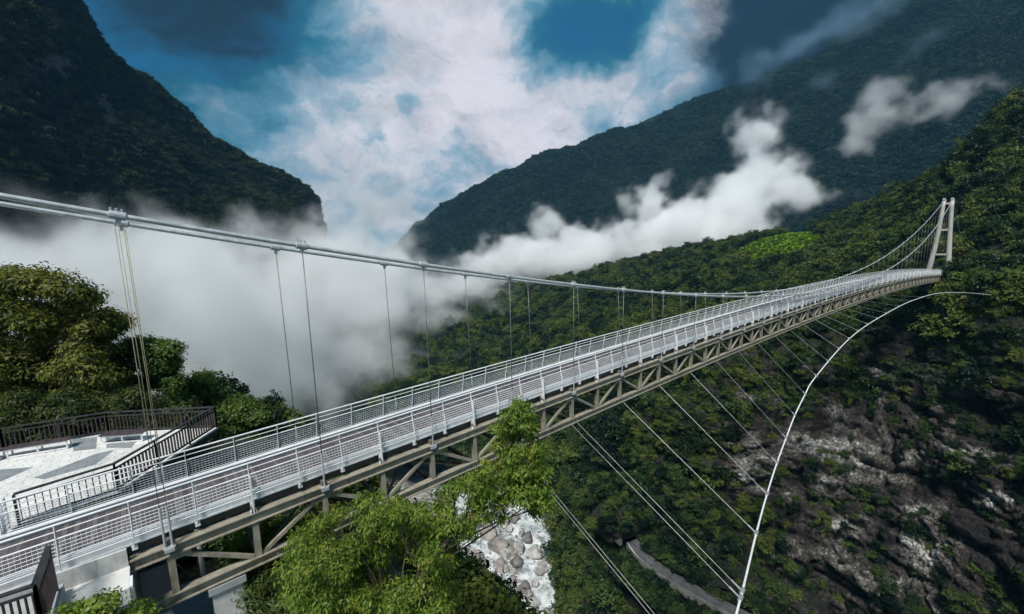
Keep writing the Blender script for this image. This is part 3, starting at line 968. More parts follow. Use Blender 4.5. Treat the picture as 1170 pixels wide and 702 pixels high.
def bench(name, a, b, label, seatmat):
    a, b = np.array(a), np.array(b)
    d = (b - a); L = np.linalg.norm(d); d /= L
    s = np.array((-d[1], d[0], 0.0))
    root = empty(name, a, label, 'bench', 'benches on the viewing platform')
    H = 0.44
    m = MB()
    for i in range(4):
        o = s * (-.19 + i * .127)
        m.bar(a + o + (0, 0, H), b + o + (0, 0, H), 0.11, 0.05)
    m.build('seat', seatmat, root)
    m = MB()
    for o in (-.18, .18):
        m.bar(a + s * o + d * .06 + (0, 0, H - .06), b + s * o - d * .06 + (0, 0, H - .06), 0.05, 0.06)
        m.bar(a + s * o + d * .06 + (0, 0, .05), b + s * o - d * .06 + (0, 0, .05), 0.05, 0.06)
    m.build('frame', M['white'], root)
    for k in range(3):
        c = a + d * (.09 + (L - .18) * k / 2)
        m = MB()
        for o in (-.18, .18): m.bar(c + s * o + (0, 0, .08), c + s * o + (0, 0, H - .09), 0.06, 0.06)
        m.bar(c - s * .152 + (0, 0, .05), c + s * .152 + (0, 0, .05), 0.05, 0.05)
        m.build('leg', M['white'], root)


B1a, B1b = at_z(8, 524, ZF), at_z(82, 512, ZF)
bench('bench', (B1a[0], B1a[1] + .15, ZF), (B1b[0], B1b[1] + .15, ZF), 'long dark plank bench on a white frame, nearer the left end of the platform', M['timber'])
B2a, B2b = at_z(118, 508, ZF), at_z(168, 504, ZF)
bench('bench', (B2a[0], B2a[1] + .2, ZF), (B2b[0], B2b[1] + .2, ZF), 'dark plank bench on a white frame beside the grey floor band under the platform corner', M['timber'])
B3a, B3b = at_z(-84, 538, ZF), at_z(4, 526, ZF)
bench('bench', (B3a[0], B3a[1] + .15, ZF), (B3b[0], B3b[1] + .15, ZF), 'white framed bench of which only one end shows at the picture edge', M['timber'])

# abutment under the bridge head
ab = empty('abutment', (-3, 1.7, -5), 'pale concrete abutment block carrying the end of the footbridge', 'abutment')
MB().box(-6.0, -1.02, -1.05, 4.6, -7.0, -0.62).build('block', M['grey_concrete'], ab)
MB().box(-6.0, -0.97, -1.15, 0.02, -0.619, -0.16).build('ledge', M['ledge'], ab)
MB().box(-5.9, -0.99, 0.021, 0.12, -0.619, 0.40).build('kerb_face', M['concrete'], ab)
MB().box(-22, -4.9, -1.1, 3.74, -0.3, ZF - .006).build('approach_slab', M['grey_concrete'], ab)
MB().box(-0.966, -0.90, -1.10, -0.55, -2.4, -0.162).build('end_plate', M['white'], ab)
for y in (.35, 3.2):
    MB().box(-1.0, -0.2, y - .35, y + .35, -3.6, -HT - .14).build('bearing_block', M['grey_concrete'], ab)
    MB().box(-0.8, -0.35, y - .2, y + .2, -HT - .139, -HT - .02).build('bearing', M['black'], ab)
# dark slatted railing on the near side of the bridge head
r2 = empty('approach_railing', (-2.6, -0.8, 0.2), 'dark timber slatted railing at the near corner of the bridge head', 'railing')
c1, c2, c3 = at_z(55, 624, 1.5), at_z(39, 668, 1.5), at_z(-60, 700, 1.5)
slat_rail(r2, [(c1[0], c1[1]), (c2[0], c2[1]), (c3[0], c3[1])], 0.15, H=1.33, slat=0.12)
MB().prism([(c1[0] + .1, c1[1] + .3), (c2[0] + .12, c2[1] - .1), (c3[0], c3[1] - .12), (c3[0], c1[1] + .3)], -0.10, 0.14).build('footing', M['grey_concrete'], r2)

# terrace below with a pier and a loose hose
tr = empty('lower_terrace', (3, 3, -5.2), 'blue grey paved terrace under the bridge end', 'terrace')
MB().box(-1.0, 5.2, -3.5, 5.5, -7.5, -4.9).build('paving', M['grey_concrete'], tr)
pr = at_z(262, 690, -3.2)
pier = empty('bridge_pier', (pr[0], pr[1], -5), 'short white concrete pier standing under the truss', 'pier')
MB().box(pr[0] - .45, pr[0] + .45, pr[1] - .4, pr[1] + .4, -6.5, -2.3).build('shaft', M['concrete'], pier)
MB().box(pr[0] - .55, pr[0] + .55, pr[1] - .5, pr[1] + .5, -2.299, -2.06).build('cap', M['grey_concrete'], pier)
p2 = at_z(228, 625, -3.2)
MB().tube([(p2[0], p2[1], -4.9), (p2[0], p2[1], -1.6)], 0.10, 10).build('drain_pipe', M['white'], tr)
h0 = at_z(185, 660, -3.5)
MB().tube([h0 + np.array((0.1 * i, .25 * math.sin(i * .5), -.06 * i + .5 * math.sin(i * .35))) for i in range(14)], 0.035, 6).build('hose', M['black'], tr)

# ------------------------------------------------------------------ road at the foot of the cliff
_fx, _fy, _fd = uv_of(FB)


def on_bank(x, y, off):
    return at(x, y, np.min(np.partition(_fd[np.hypot(_fx - x, _fy - y) < 9], 3)[:4]) - off)


rc = np.array([on_bank(x, y, 2.0) for x, y in ((722, 618), (734, 634), (762, 655), (802, 679), (852, 705), (905, 733))])
kz = np.polyfit(np.arange(len(rc)), rc[:, 2], 1); rc[:, 2] = np.polyval(kz, np.arange(len(rc)))
for i_, (x_, y_) in enumerate(((722, 618), (734, 634), (762, 655), (802, 679), (852, 705), (905, 733))):
    rc[i_] = at_z(x_, y_, rc[i_, 2])
rc = catmull(rc, 80)
t = np.gradient(rc, axis=0); t[:, 2] = 0; t /= np.linalg.norm(t, axis=1, keepdims=True)
sd = np.stack([t[:, 1], -t[:, 0], 0 * t[:, 0]], 1)
if ((CAM - rc[40]) @ sd[40]) < 0: sd = -sd      # towards the river


def strip(name, o0, o1, z0, z1, mat, kind=None, parent=None):
    a, b = rc + sd * o0, rc + sd * o1
    V, F = [], []
    for i in range(len(rc)):
        V += [(a[i][0], a[i][1], a[i][2] + z0), (b[i][0], b[i][1], b[i][2] + z0), (b[i][0], b[i][1], b[i][2] + z1), (a[i][0], a[i][1], a[i][2] + z1)]
    for i in range(len(rc) - 1):
        k = 4 * i
        for e in range(4):
            F.append((k + e, k + (e + 1) % 4, k + 4 + (e + 1) % 4, k + 4 + e))
    F += [(0, 1, 2, 3), tuple(len(V) - 4 + e for e in (3, 2, 1, 0))]
    o = MB().add(V, F).build(name, mat, parent)
    return tag(o, kind=kind) if kind else o


strip('road', -2.1, 2.1, -3, 0, M['asphalt'], 'structure')
tag(strip('road_wall', 2.102, 2.3, -2, 0.4, M['road_wall']), 'low mossy concrete wall along the river side of the road', 'wall')
strip('road_line', 1.7, 1.84, 0.0, 0.006, M['white'], 'structure')
tp = empty('tunnel_portal', rc[3], 'dark arched tunnel mouth where the road enters the cliff', 'tunnel')
m = MB()
pts_o = [(-4.6, 0)] + [(-4.6 * math.cos(a), 2.6 + 3.9 * math.sin(a)) for a in np.linspace(0, math.pi, 13)] + [(4.6, 0)]
pts_i = [(-3.6, 0)] + [(-3.6 * math.cos(a), 2.4 + 3.0 * math.sin(a)) for a in np.linspace(0, math.pi, 13)] + [(3.6, 0)]
V, F = [], []
for dist in (1.0, 4):
    for ps in (pts_o, pts_i):
        V += [tuple(rc[3] - t[3] * dist + sd[3] * x + np.array((0, 0, z))) for x, z in ps]
k = len(pts_o)
for i in range(k - 1):
    F += [(i, i + 1, k + i + 1, k + i), (2 * k + i, 3 * k + i, 3 * k + i + 1, 2 * k + i + 1), (i, 2 * k + i, 2 * k + i + 1, i + 1), (k + i, k + i + 1, 3 * k + i + 1, 3 * k + i)]
m.add(V, F).build('arch', M['dark_steel'], tp)
MB().add([tuple(rc[3] - t[3] * 3.9 + sd[3] * x + np.array((0, 0, z))) for x, z in pts_i], [tuple(range(k))]).build('dark_inside', M['black'], tp)  # black sheet across the arch paints in the darkness of the tunnel

ro = boulder_mesh(91, M['cliff'])
pc = rc[3] - t[3] * 8.0
for k_, (dx_, sx_, dz_) in enumerate(((0.0, 8.8, 5.0), (-6.0, 8.0, 1.0))):
    o = link('rock_outcrop', ro, loc=pc - t[3] * 3 * k_ + sd[3] * dx_ * -.3 + np.array((0, 0, dz_)))
    o.scale = (sx_, sx_, sx_ * 1.15); o.rotation_euler = (0, 0, 1.3 * k_)
    tag(o, ('dark rock outcrop bulging over the tunnel mouth', 'dark rock outcrop behind the tunnel mouth, farther from the road')[k_], 'rock')

# ------------------------------------------------------------------ foliage
def rand_dirs(r, n):
    d = r.normal(size=(n, 3)); return d / np.linalg.norm(d, axis=1, keepdims=True)


def leaf_quads(r, C, Nrm, size, aspect, droop=0.0, ax=None):
    """rhombic leaves at C, facing roughly Nrm"""
    n = len(C)
    a = rand_dirs(r, n) if ax is None else ax
    a = a - Nrm * np.sum(a * Nrm, 1, keepdims=True)
    a[:, 2] -= droop
    a /= np.linalg.norm(a, axis=1, keepdims=True) + 1e-9
    b = np.cross(Nrm, a); b /= np.linalg.norm(b, axis=1, keepdims=True) + 1e-9
    s = (size * r.uniform(.65, 1.35, n))[:, None]
    V = np.stack([C - a * s * .5, C + b * s * aspect * .5 + a * s * .05, C + a * s * .55, C - b * s * aspect * .5 + a * s * .05], 1).reshape(-1, 3)
    return V, np.arange(4 * n).reshape(-1, 4)


def clump_leaves(r, centres, radii, per, size, aspect=0.45, droop=0.3, flat=0.75):
    Vs = []
    for c, rad, k in zip(centres, radii, per):
        # leaves sit on twigs that radiate from the clump's middle
        tw = max(6, k // 9)
        td = rand_dirs(r, tw); td[:, 2] = td[:, 2] * 0.8 + 0.15
        ti = r.integers(0, tw, k)
        rr = rad * r.uniform(0.25, 1.0, k) ** 0.6
        P = td[ti] * rr[:, None] + r.normal(size=(k, 3)) * size * .7
        P[:, 2] *= flat
        nr = td[ti] * 0.9 + r.normal(size=(k, 3)) * 0.33 + np.array((0, 0, .55))
        nr /= np.linalg.norm(nr, axis=1, keepdims=True)
        V, _ = leaf_quads(r, c + P, nr, np.full(k, size), aspect, droop, td[ti] + r.normal(size=(k, 3)) * .5)
        Vs.append(V)
    V = np.concatenate(Vs)
    return V, np.arange(len(V)).reshape(-1, 4)


def tree_thing(name, label, cat, group, base, trunk, tr_r, branches, clumps, mat, size, aspect=.45, seed=1, droop=.3, dens=260, limb=.4):
    r = np.random.default_rng(seed)
    base = np.array(base, float)
    root = empty(name, base, label, cat, group)
    m = MB()
    tp_ = catmull(np.array(trunk, float), 12)
    m.tube(tp_, [tr_r * (1 - .75 * i / 11) for i in range(12)], 8)
    for c, rad in clumps[::branches]:
        c = np.array(c)
        # each limb leaves the trunk low and bends out to its clump
        dz = np.linalg.norm(tp_ - c, axis=1)
        i = max(1, int(np.argmin(dz + np.maximum(tp_[:, 2] - c[2] + .5, 0) * 3)) - 2)
        s = tp_[i]
        mid = s * .45 + c * .55 + np.array((0, 0, .06 * np.linalg.norm(c - s))) + r.normal(size=3) * .05 * np.linalg.norm(c - s)
        rr = tr_r * (1 - .75 * i / 11) * limb
        q = catmull(np.array([s, mid, c + (c - mid) * .15]), 6)
        m.tube(q, [rr * (1 - .8 * k / 5) + .008 for k in range(6)], 6)
    m.build('trunk', M['bark'], root, True)
    C = np.array([c for c, _ in clumps]); R = np.array([x for _, x in clumps])
    per = np.maximum(20, (dens * (R / np.mean(R)) ** 2)).astype(int)
    V, F = clump_leaves(r, C, R, per, size, aspect, droop)
    link('crown', np_mesh('crown', V - base, F, mat), root)
    return root


def in_poly(x, y, poly):
    c = False
    j = len(poly) - 1
    for i in range(len(poly)):
        xi, yi = poly[i]; xj, yj = poly[j]
        if (yi > y) != (yj > y) and x < (xj - xi) * (y - yi) / (yj - yi) + xi: c = not c
        j = i
    return c


def fill(r, poly, n, d0, d1, rad, gap=0.0, gs=0.02):
    """clump centres through a crown whose outline was surveyed from the photo, over a range of depths"""
    xs = [p[0] for p in poly]; ys = [p[1] for p in poly]
    out = []
    while len(out) < n:
        x, y = r.uniform(min(xs), max(xs)), r.uniform(min(ys), max(ys))
        if not in_poly(x, y, poly): continue
        d = r.uniform(d0, d1)
        if gap and vnoise(np.array([[x * gs, y * gs, d * .3]]))[0] < -1 + 2 * gap: continue
        out.append((at(x, y, d), rad * r.uniform(.7, 1.3)))
    return out


r = np.random.default_rng(3)
# foreground tree in front of the truss
main = [(322, 700), (330, 640), (352, 598), (385, 582), (425, 572), (455, 574), (478, 590), (520, 598), (512, 632), (522, 660), (508, 702), (500, 740), (320, 740)]
arm = [(470, 590), (505, 560), (528, 552), (545, 560), (600, 562), (622, 580), (618, 598), (580, 606), (540, 606), (512, 618), (485, 610)]
lobe = [(556, 520), (566, 490), (582, 468), (592, 456), (608, 470), (620, 500), (624, 540), (628, 578), (612, 596), (590, 570), (556, 566), (524, 560), (530, 546), (552, 540)]
cl = fill(r, main, 190, 12.5, 17.5, .40, .34) + fill(r, arm, 40, 13.6, 16.0, .31, .30) + fill(r, lobe, 80, 13.4, 15.4, .27, .2) + fill(r, [(572, 500), (578, 474), (592, 452), (608, 468), (612, 500)], 22, 13.6, 14.8, .24)
b0 = at(430, 790, 14.8)
trunk = [b0, at(462, 700, 14.8), at(484, 655, 14.7), at(508, 622, 14.7), at(536, 592, 14.6), at(566, 560, 14.6), at(588, 520, 14.5), at(597, 478, 14.5)]
tree_thing('broadleaf_tree', 'fresh green tree reaching up in front of the truss above the river', 'tree', None, b0, trunk, .14, 6, cl, M['leaf_fg'], .14, .34, 5, .35, 230, .26)
# bush in front of the abutment
bu = [(52, 706), (75, 694), (100, 684), (128, 684), (150, 692), (186, 700), (190, 720), (60, 730)]
cl = fill(r, bu, 34, 9.4, 10.6, .20)
b0 = at(120, 760, 10.2)
tree_thing('shrub', 'bright green leafy shrub in front of the white abutment ledge', 'shrub', None, b0, [b0, at(120, 735, 10.2), at(122, 705, 10.1)], .04, 1, cl, M['leaf_fg'], .095, .5, 6, .2, 150)

# trees behind the platform
olive = [(-40, 470), (-40, 322), (0, 312), (38, 316), (68, 322), (95, 336), (118, 352), (136, 372), (128, 392), (118, 408), (130, 428), (120, 470)]
cl = fill(r, olive, 190, 31, 42, 1.35, .2)
b0 = at(35, 520, 37)
tree_thing('broad_tree', 'big olive brown spreading tree rising behind the platform', 'tree', None, b0, [b0, at(35, 460, 37), at(40, 410, 37), at(45, 350, 37)], .35, 3, cl, M['leaf_olive'], .27, .5, 11, .2, 620)
mid = [(108, 480), (112, 430), (122, 404), (140, 396), (170, 392), (196, 398), (208, 412), (204, 436), (214, 470), (200, 486)]
cl = fill(r, mid, 80, 36, 44, 1.05, .15)
b0 = at(165, 520, 40)
tree_thing('broad_tree', 'mid green rounded tree between the olive tree and the misty gorge', 'tree', None, b0, [b0, at(165, 470, 40), at(168, 410, 40)], .25, 3, cl, M['leaf_mid'], .25, .5, 12, .2, 560)
low = [(196, 505), (196, 455), (206, 438), (232, 432), (258, 440), (280, 452), (298, 470), (310, 486), (306, 505), (270, 520)]
cl = fill(r, low, 80, 38, 48, 1.1, .12)
b0 = at(250, 530, 43)
tree_thing('broad_tree', 'lower bright green tree beyond the pointed platform corner', 'tree', None, b0, [b0, at(250, 490, 43), at(252, 445, 43)], .22, 3, cl, M['leaf_mid'], .25, .5, 13, .2, 560)
hedge = [(-40, 500), (-40, 448), (40, 455), (110, 450), (160, 455), (215, 458), (250, 470), (255, 500), (200, 520), (60, 510)]
cl = fill(r, hedge, 120, 25, 32, .75, .28, .05)
b0 = at(110, 545, 28)
tree_thing('undergrowth_bush', 'dark dense bush filling the ground right behind the platform railing', 'bush', None, b0, [b0, at(110, 510, 28), at(115, 480, 28)], .12, 3, cl, M['leaf_hedge'], .20, .5, 14, .2, 420)
# bushes and grass seen through and under the truss
for k, (poly, d0, d1, lab, sd_) in enumerate([
        ([(262, 640), (275, 615), (310, 600), (345, 592), (372, 604), (350, 640), (300, 660)], 18.6, 21.0, 'light green fern bush seen through the first bays of the truss', 21),
        ([(268, 720), (280, 665), (318, 650), (352, 655), (345, 720)], 15.4, 17.6, 'tall grassy bush in the shade under the bridge', 22),
        ([(195, 610), (240, 595), (300, 580), (330, 600), (280, 640), (200, 640)], 20, 22.5, 'dark green bush on the slope behind the truss', 23)]):
    cl = fill(r, poly, 44, d0, d1, .5)
    c = np.mean([p[0] for p in poly]); b0 = at(c, max(p[1] for p in poly) + 25, (d0 + d1) / 2)
    tree_thing('bush', lab, 'bush', None, b0, [b0, at(c, max(p[1] for p in poly), (d0 + d1) / 2), at(c, np.mean([p[1] for p in poly]), (d0 + d1) / 2)], .06, 3, cl, M[('leaf_fg', 'grass', 'leaf_mid')[k]], .24, .22 if k < 2 else .5, sd_, .1, 260)


# ------------------------------------------------------------------ forests
def crown_proto(name, seed, k, leaves, size, mat, tall=1.0):
    """one tree crown of about unit radius: leaf clumps on an uneven dome"""
    r = np.random.default_rng(seed)
    C, R = [], []
    for i in range(k):
        d = rand_dirs(r, 1)[0]
        d[2] = abs(d[2]) * 1.1 - .25
        rr = r.uniform(.30, 1.0) ** .8
        C.append(d * rr * np.array((1.1, 1, tall)) + r.normal(size=3) * .08); R.append(r.uniform(.16, .46))
    V, F = clump_leaves(r, np.array(C), np.array(R), np.full(k, leaves), size, .6, .2, .8)
    return np_mesh(name, V, F, mat)


def proto_collection(cname, meshes):
    c = bpy.data.collections.new(cname)
    for me in meshes:
        c.objects.link(bpy.data.objects.new(me.name, me))
    return c


def scatter(r, P, n, mask=None, up_bias=True):
    """random points on a grid surface, by area"""
    a, b, c, d = P[:-1, :-1], P[1:, :-1], P[1:, 1:], P[:-1, 1:]
    ar = np.linalg.norm(np.cross(c - a, d - b), axis=2) / 2
    if mask is not None: ar = ar * mask[:-1, :-1]
    p = ar.ravel() / ar.sum()
    i = r.choice(len(p), n, p=p)
    iu, iv = np.unravel_index(i, ar.shape)
    u, v = r.random((n, 1)), r.random((n, 1))
    return a[iu, iv] * (1 - u) * (1 - v) + b[iu, iv] * u * (1 - v) + c[iu, iv] * u * v + d[iu, iv] * (1 - u) * v, iu, iv


def forest(name, coll, pts, scl, rot, label):
    """a wood that reads as one mass: crowns instanced on points"""
    me = bpy.data.meshes.new(name)
    me.vertices.add(len(pts)); me.vertices.foreach_set('co', np.ascontiguousarray(pts, dtype=np.float32).ravel())
    for nm, tp__, dat in (('scl', 'FLOAT_VECTOR', scl), ('rot', 'FLOAT_VECTOR', rot)):
        a = me.attributes.new(nm, tp__, 'POINT')
        a.data.foreach_set('vector', np.ascontiguousarray(dat, dtype=np.float32).ravel())
    a = me.attributes.new('idx', 'INT', 'POINT')
    a.data.foreach_set('value', np.random.default_rng(5).integers(0, len(coll.objects), len(pts)).astype(np.int32))
    o = link(name, me)
    ng = bpy.data.node_groups.new(name, 'GeometryNodeTree')
    ng.interface.new_socket('Geometry', in_out='INPUT', socket_type='NodeSocketGeometry')
    ng.interface.new_socket('Geometry', in_out='OUTPUT', socket_type='NodeSocketGeometry')
    gi = ng.nodes.new('NodeGroupInput'); go = ng.nodes.new('NodeGroupOutput')
    ip = ng.nodes.new('GeometryNodeInstanceOnPoints')
    ci = ng.nodes.new('GeometryNodeCollectionInfo')
    ci.inputs['Collection'].default_value = coll
    ci.inputs['Separate Children'].default_value = True
    ci.inputs['Reset Children'].default_value = True
    ng.links.new(gi.outputs[0], ip.inputs['Points'])
    ng.links.new(ci.outputs[0], ip.inputs['Instance'])
    ip.inputs['Pick Instance'].default_value = True
    for nm, tp__, sock in (('scl', 'FLOAT_VECTOR', 'Scale'), ('rot', 'FLOAT_VECTOR', 'Rotation'), ('idx', 'INT', 'Instance Index')):
        na = ng.nodes.new('GeometryNodeInputNamedAttribute'); na.data_type = tp__
        na.inputs['Name'].default_value = nm
        ng.links.new(na.outputs['Attribute'], ip.inputs[sock])
    ng.links.new(ip.outputs[0], go.inputs[0])
    md = o.modifiers.new('trees', 'NODES'); md.node_group = ng
    return tag(o, label, 'forest', kind='stuff')


def xform(r, n, s0, s1, flat0=.75, flat1=1.15):
    s = r.uniform(s0, s1, n)
    scl = np.stack([s, s * r.uniform(.85, 1.15, n), s * r.uniform(flat0, flat1, n)], 1)
    rot = np.stack([r.normal(0, .12, n), r.normal(0, .12, n), r.uniform(0, 6.283, n)], 1)
    return scl, rot


r = np.random.default_rng(21)
near_meshes = [crown_proto('forest_crown', 100 + i, 26, 60, .17, M['leaf_forest'], 1.0 + .15 * (i % 3)) for i in range(5)]
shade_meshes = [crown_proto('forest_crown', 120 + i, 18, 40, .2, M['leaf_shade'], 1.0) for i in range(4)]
far_meshes = [crown_proto('forest_crown', 140 + i, 11, 22, .32, M['leaf_far'], 1.0) for i in range(4)]
c_near = proto_collection('near_crowns', near_meshes)
c_shade = proto_collection('shade_crowns', shade_meshes)
c_far = proto_collection('far_crowns', far_meshes)

# far bank
px, py, dd = uv_of(FB)
meadow = np.exp(-((px - 890) / 36) ** 2 - ((py - 284 + (px - 890) * .18) / 11) ** 2) + np.exp(-((px - 1008) / 34) ** 2 - ((py - 333 + (px - 1008) * .42) / 7) ** 2)
mask = np.clip(1.0 - 1.25 * rk, 0.03, 1) * (meadow < .12)
mask = mask * (np.sqrt((px - 1072) ** 2 + (py - 308) ** 2) > 14)
mask = mask * np.where(lowz > .5, .42, 1.0)
pts, iu, iv = scatter(r, FB, 17000, mask)
# keep the bridge, its end and the road clear
bx = np.abs(pts[:, 1] - 1.8) < 6
clear = ~((pts[:, 0] < 203) & bx & (pts[:, 2] > -13))
dr = np.min(np.linalg.norm(pts[:, None, :2] - rc[None, ::4, :2], axis=2), axis=1)
clear &= ~((dr < 6.5) & (np.abs(pts[:, 2] - rc[:, 2].mean()) < 18))
pts = pts[clear]; iu = iu[clear]; iv = iv[clear]
onc = lowz[iu, iv]
scl, rot = xform(r, len(pts), 1.9, 4.2)
scl *= (1 + .55 * (r.random(len(pts)) > .86))[:, None]
scl *= (1 - .45 * onc * r.random(len(pts)))[:, None]
pts = pts + np.array((0, 0, .55)) * scl
sx_, sy_, dz_ = uv_of(pts)
appear = scl[:, 0] / dz_ * ((sx_ > -20) & (sx_ < 1190) & (sy_ > 90) & (sy_ < 720))
big_i = np.argsort(-appear)[:240]
rest_i = np.setdiff1d(np.arange(len(pts)), big_i)
forest('far_bank_forest', c_near, pts[rest_i], scl[rest_i], rot[rest_i], 'dense green broadleaf forest covering the far bank of the gorge')
for i in big_i:
    o = link('broadleaf_tree', near_meshes[int(r.integers(0, 5))], loc=pts[i])
    o.scale = scl[i]; o.rotation_euler = rot[i]
    tag(o, 'dark green broadleaf tree growing on the steep far bank', 'tree', 'trees on the far bank cliff')
# low scrub on the ledges of the cliff
pts, iu, iv = scatter(r, FB, 5600, np.maximum(lowz, ((px > 1035) & (py > 296)) | ((px < 780) & (py > 470))) * np.clip(1 - .9 * rk, .12, 1) * (meadow < .3))
dr = np.min(np.linalg.norm(pts[:, None, :2] - rc[None, ::4, :2], axis=2), axis=1)
pts = pts[~((dr < 5.0) & (np.abs(pts[:, 2] - rc[:, 2].mean()) < 14))]
scl, rot = xform(r, len(pts), .7, 1.9)
forest('cliff_scrub', c_near, pts, scl, rot, 'low green scrub clinging to the ledges of the cliff')
# scrub below the road wall and over the tunnel
k = r.integers(4, len(rc), 420)
pts = rc[k] + sd[k] * r.uniform(2.9, 9, 420)[:, None] + np.stack([0 * k, 0 * k, -1.2 - r.random(420) * 4.0], 1)
tun = pc + np.array((0, 0, 7.5)) + r.normal(size=(150, 3)) * np.array((6, 6, 3.4))
kk = r.integers(6, len(rc), 160)
pts = np.concatenate([pts, rc[kk] - sd[kk] * r.uniform(2.8, 6, 160)[:, None] + np.stack([0 * kk, 0 * kk, r.random(160) * 2.5], 1)])
pts = np.concatenate([pts, tun])
scl, rot = xform(r, len(pts), 1.0, 2.4)
forest('roadside_scrub', c_near, pts, scl, rot, 'green scrub along the outer edge of the cliff road')
# meadow
mk = meadow > .14
mp_, _, _ = scatter(r, FB, 7000, mk.astype(float))
mm = leaf_mat('meadow_grass', [(.10, .18, .012), (.16, .27, .02), (.20, .31, .03)], .05, .3)
nr = np.tile(np.array((0, .25, 1.0)), (len(mp_), 1)) + r.normal(size=(len(mp_), 3)) * .35
nr /= np.linalg.norm(nr, axis=1, keepdims=True)
V, F = leaf_quads(r, mp_ + np.array((0, 0, .8)), nr, np.full(len(mp_), 4.0), .7)
tag(link('meadow_grass', np_mesh('meadow_grass', V, F, mm)), 'small bright green meadow high on the far slope', 'grass', kind='stuff')

# left mountain
pts, iu, iv = scatter(r, LM, 16000, np.clip(1 - 1.2 * rl, .02, 1))
scl, rot = xform(r, len(pts), 2.6, 5.4)
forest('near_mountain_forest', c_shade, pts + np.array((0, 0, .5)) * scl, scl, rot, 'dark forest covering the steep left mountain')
# distant mountain
pts, iu, iv = scatter(r, DM, 80000)
scl, rot = xform(r, len(pts), 4.0, 7.5)
forest('distant_mountain_forest', c_far, pts + np.array((0, 0, .5)) * scl, scl, rot, 'blue green forest covering the distant mountain')
# near bank slope
bm_ = ((NB[..., 0] > 7) & (NB[..., 2] > -100)) | (NB[..., 1] > 24) | (NB[..., 0] < -24)
pts, iu, iv = scatter(r, NB, 2600, bm_.astype(float))
scl, rot = xform(r, len(pts), 1.2, 2.6)
q = uv_of(pts)
ok = (pts[:, 2] + scl[:, 0] * 1.5 < np.where((np.abs(pts[:, 1] - 1.8) < 7) & (pts[:, 0] < 30), -4.0, 5.0)) & (q[2] > 13)
ok &= ~((q[0] > 515) & (q[0] < 640) & (q[1] > 470) & (q[1] < 640))
forest('near_bank_scrub', c_near, pts[ok] + np.array((0, 0, .4)) * scl[ok], scl[ok], rot[ok], 'green scrub covering the near bank below the bridge')

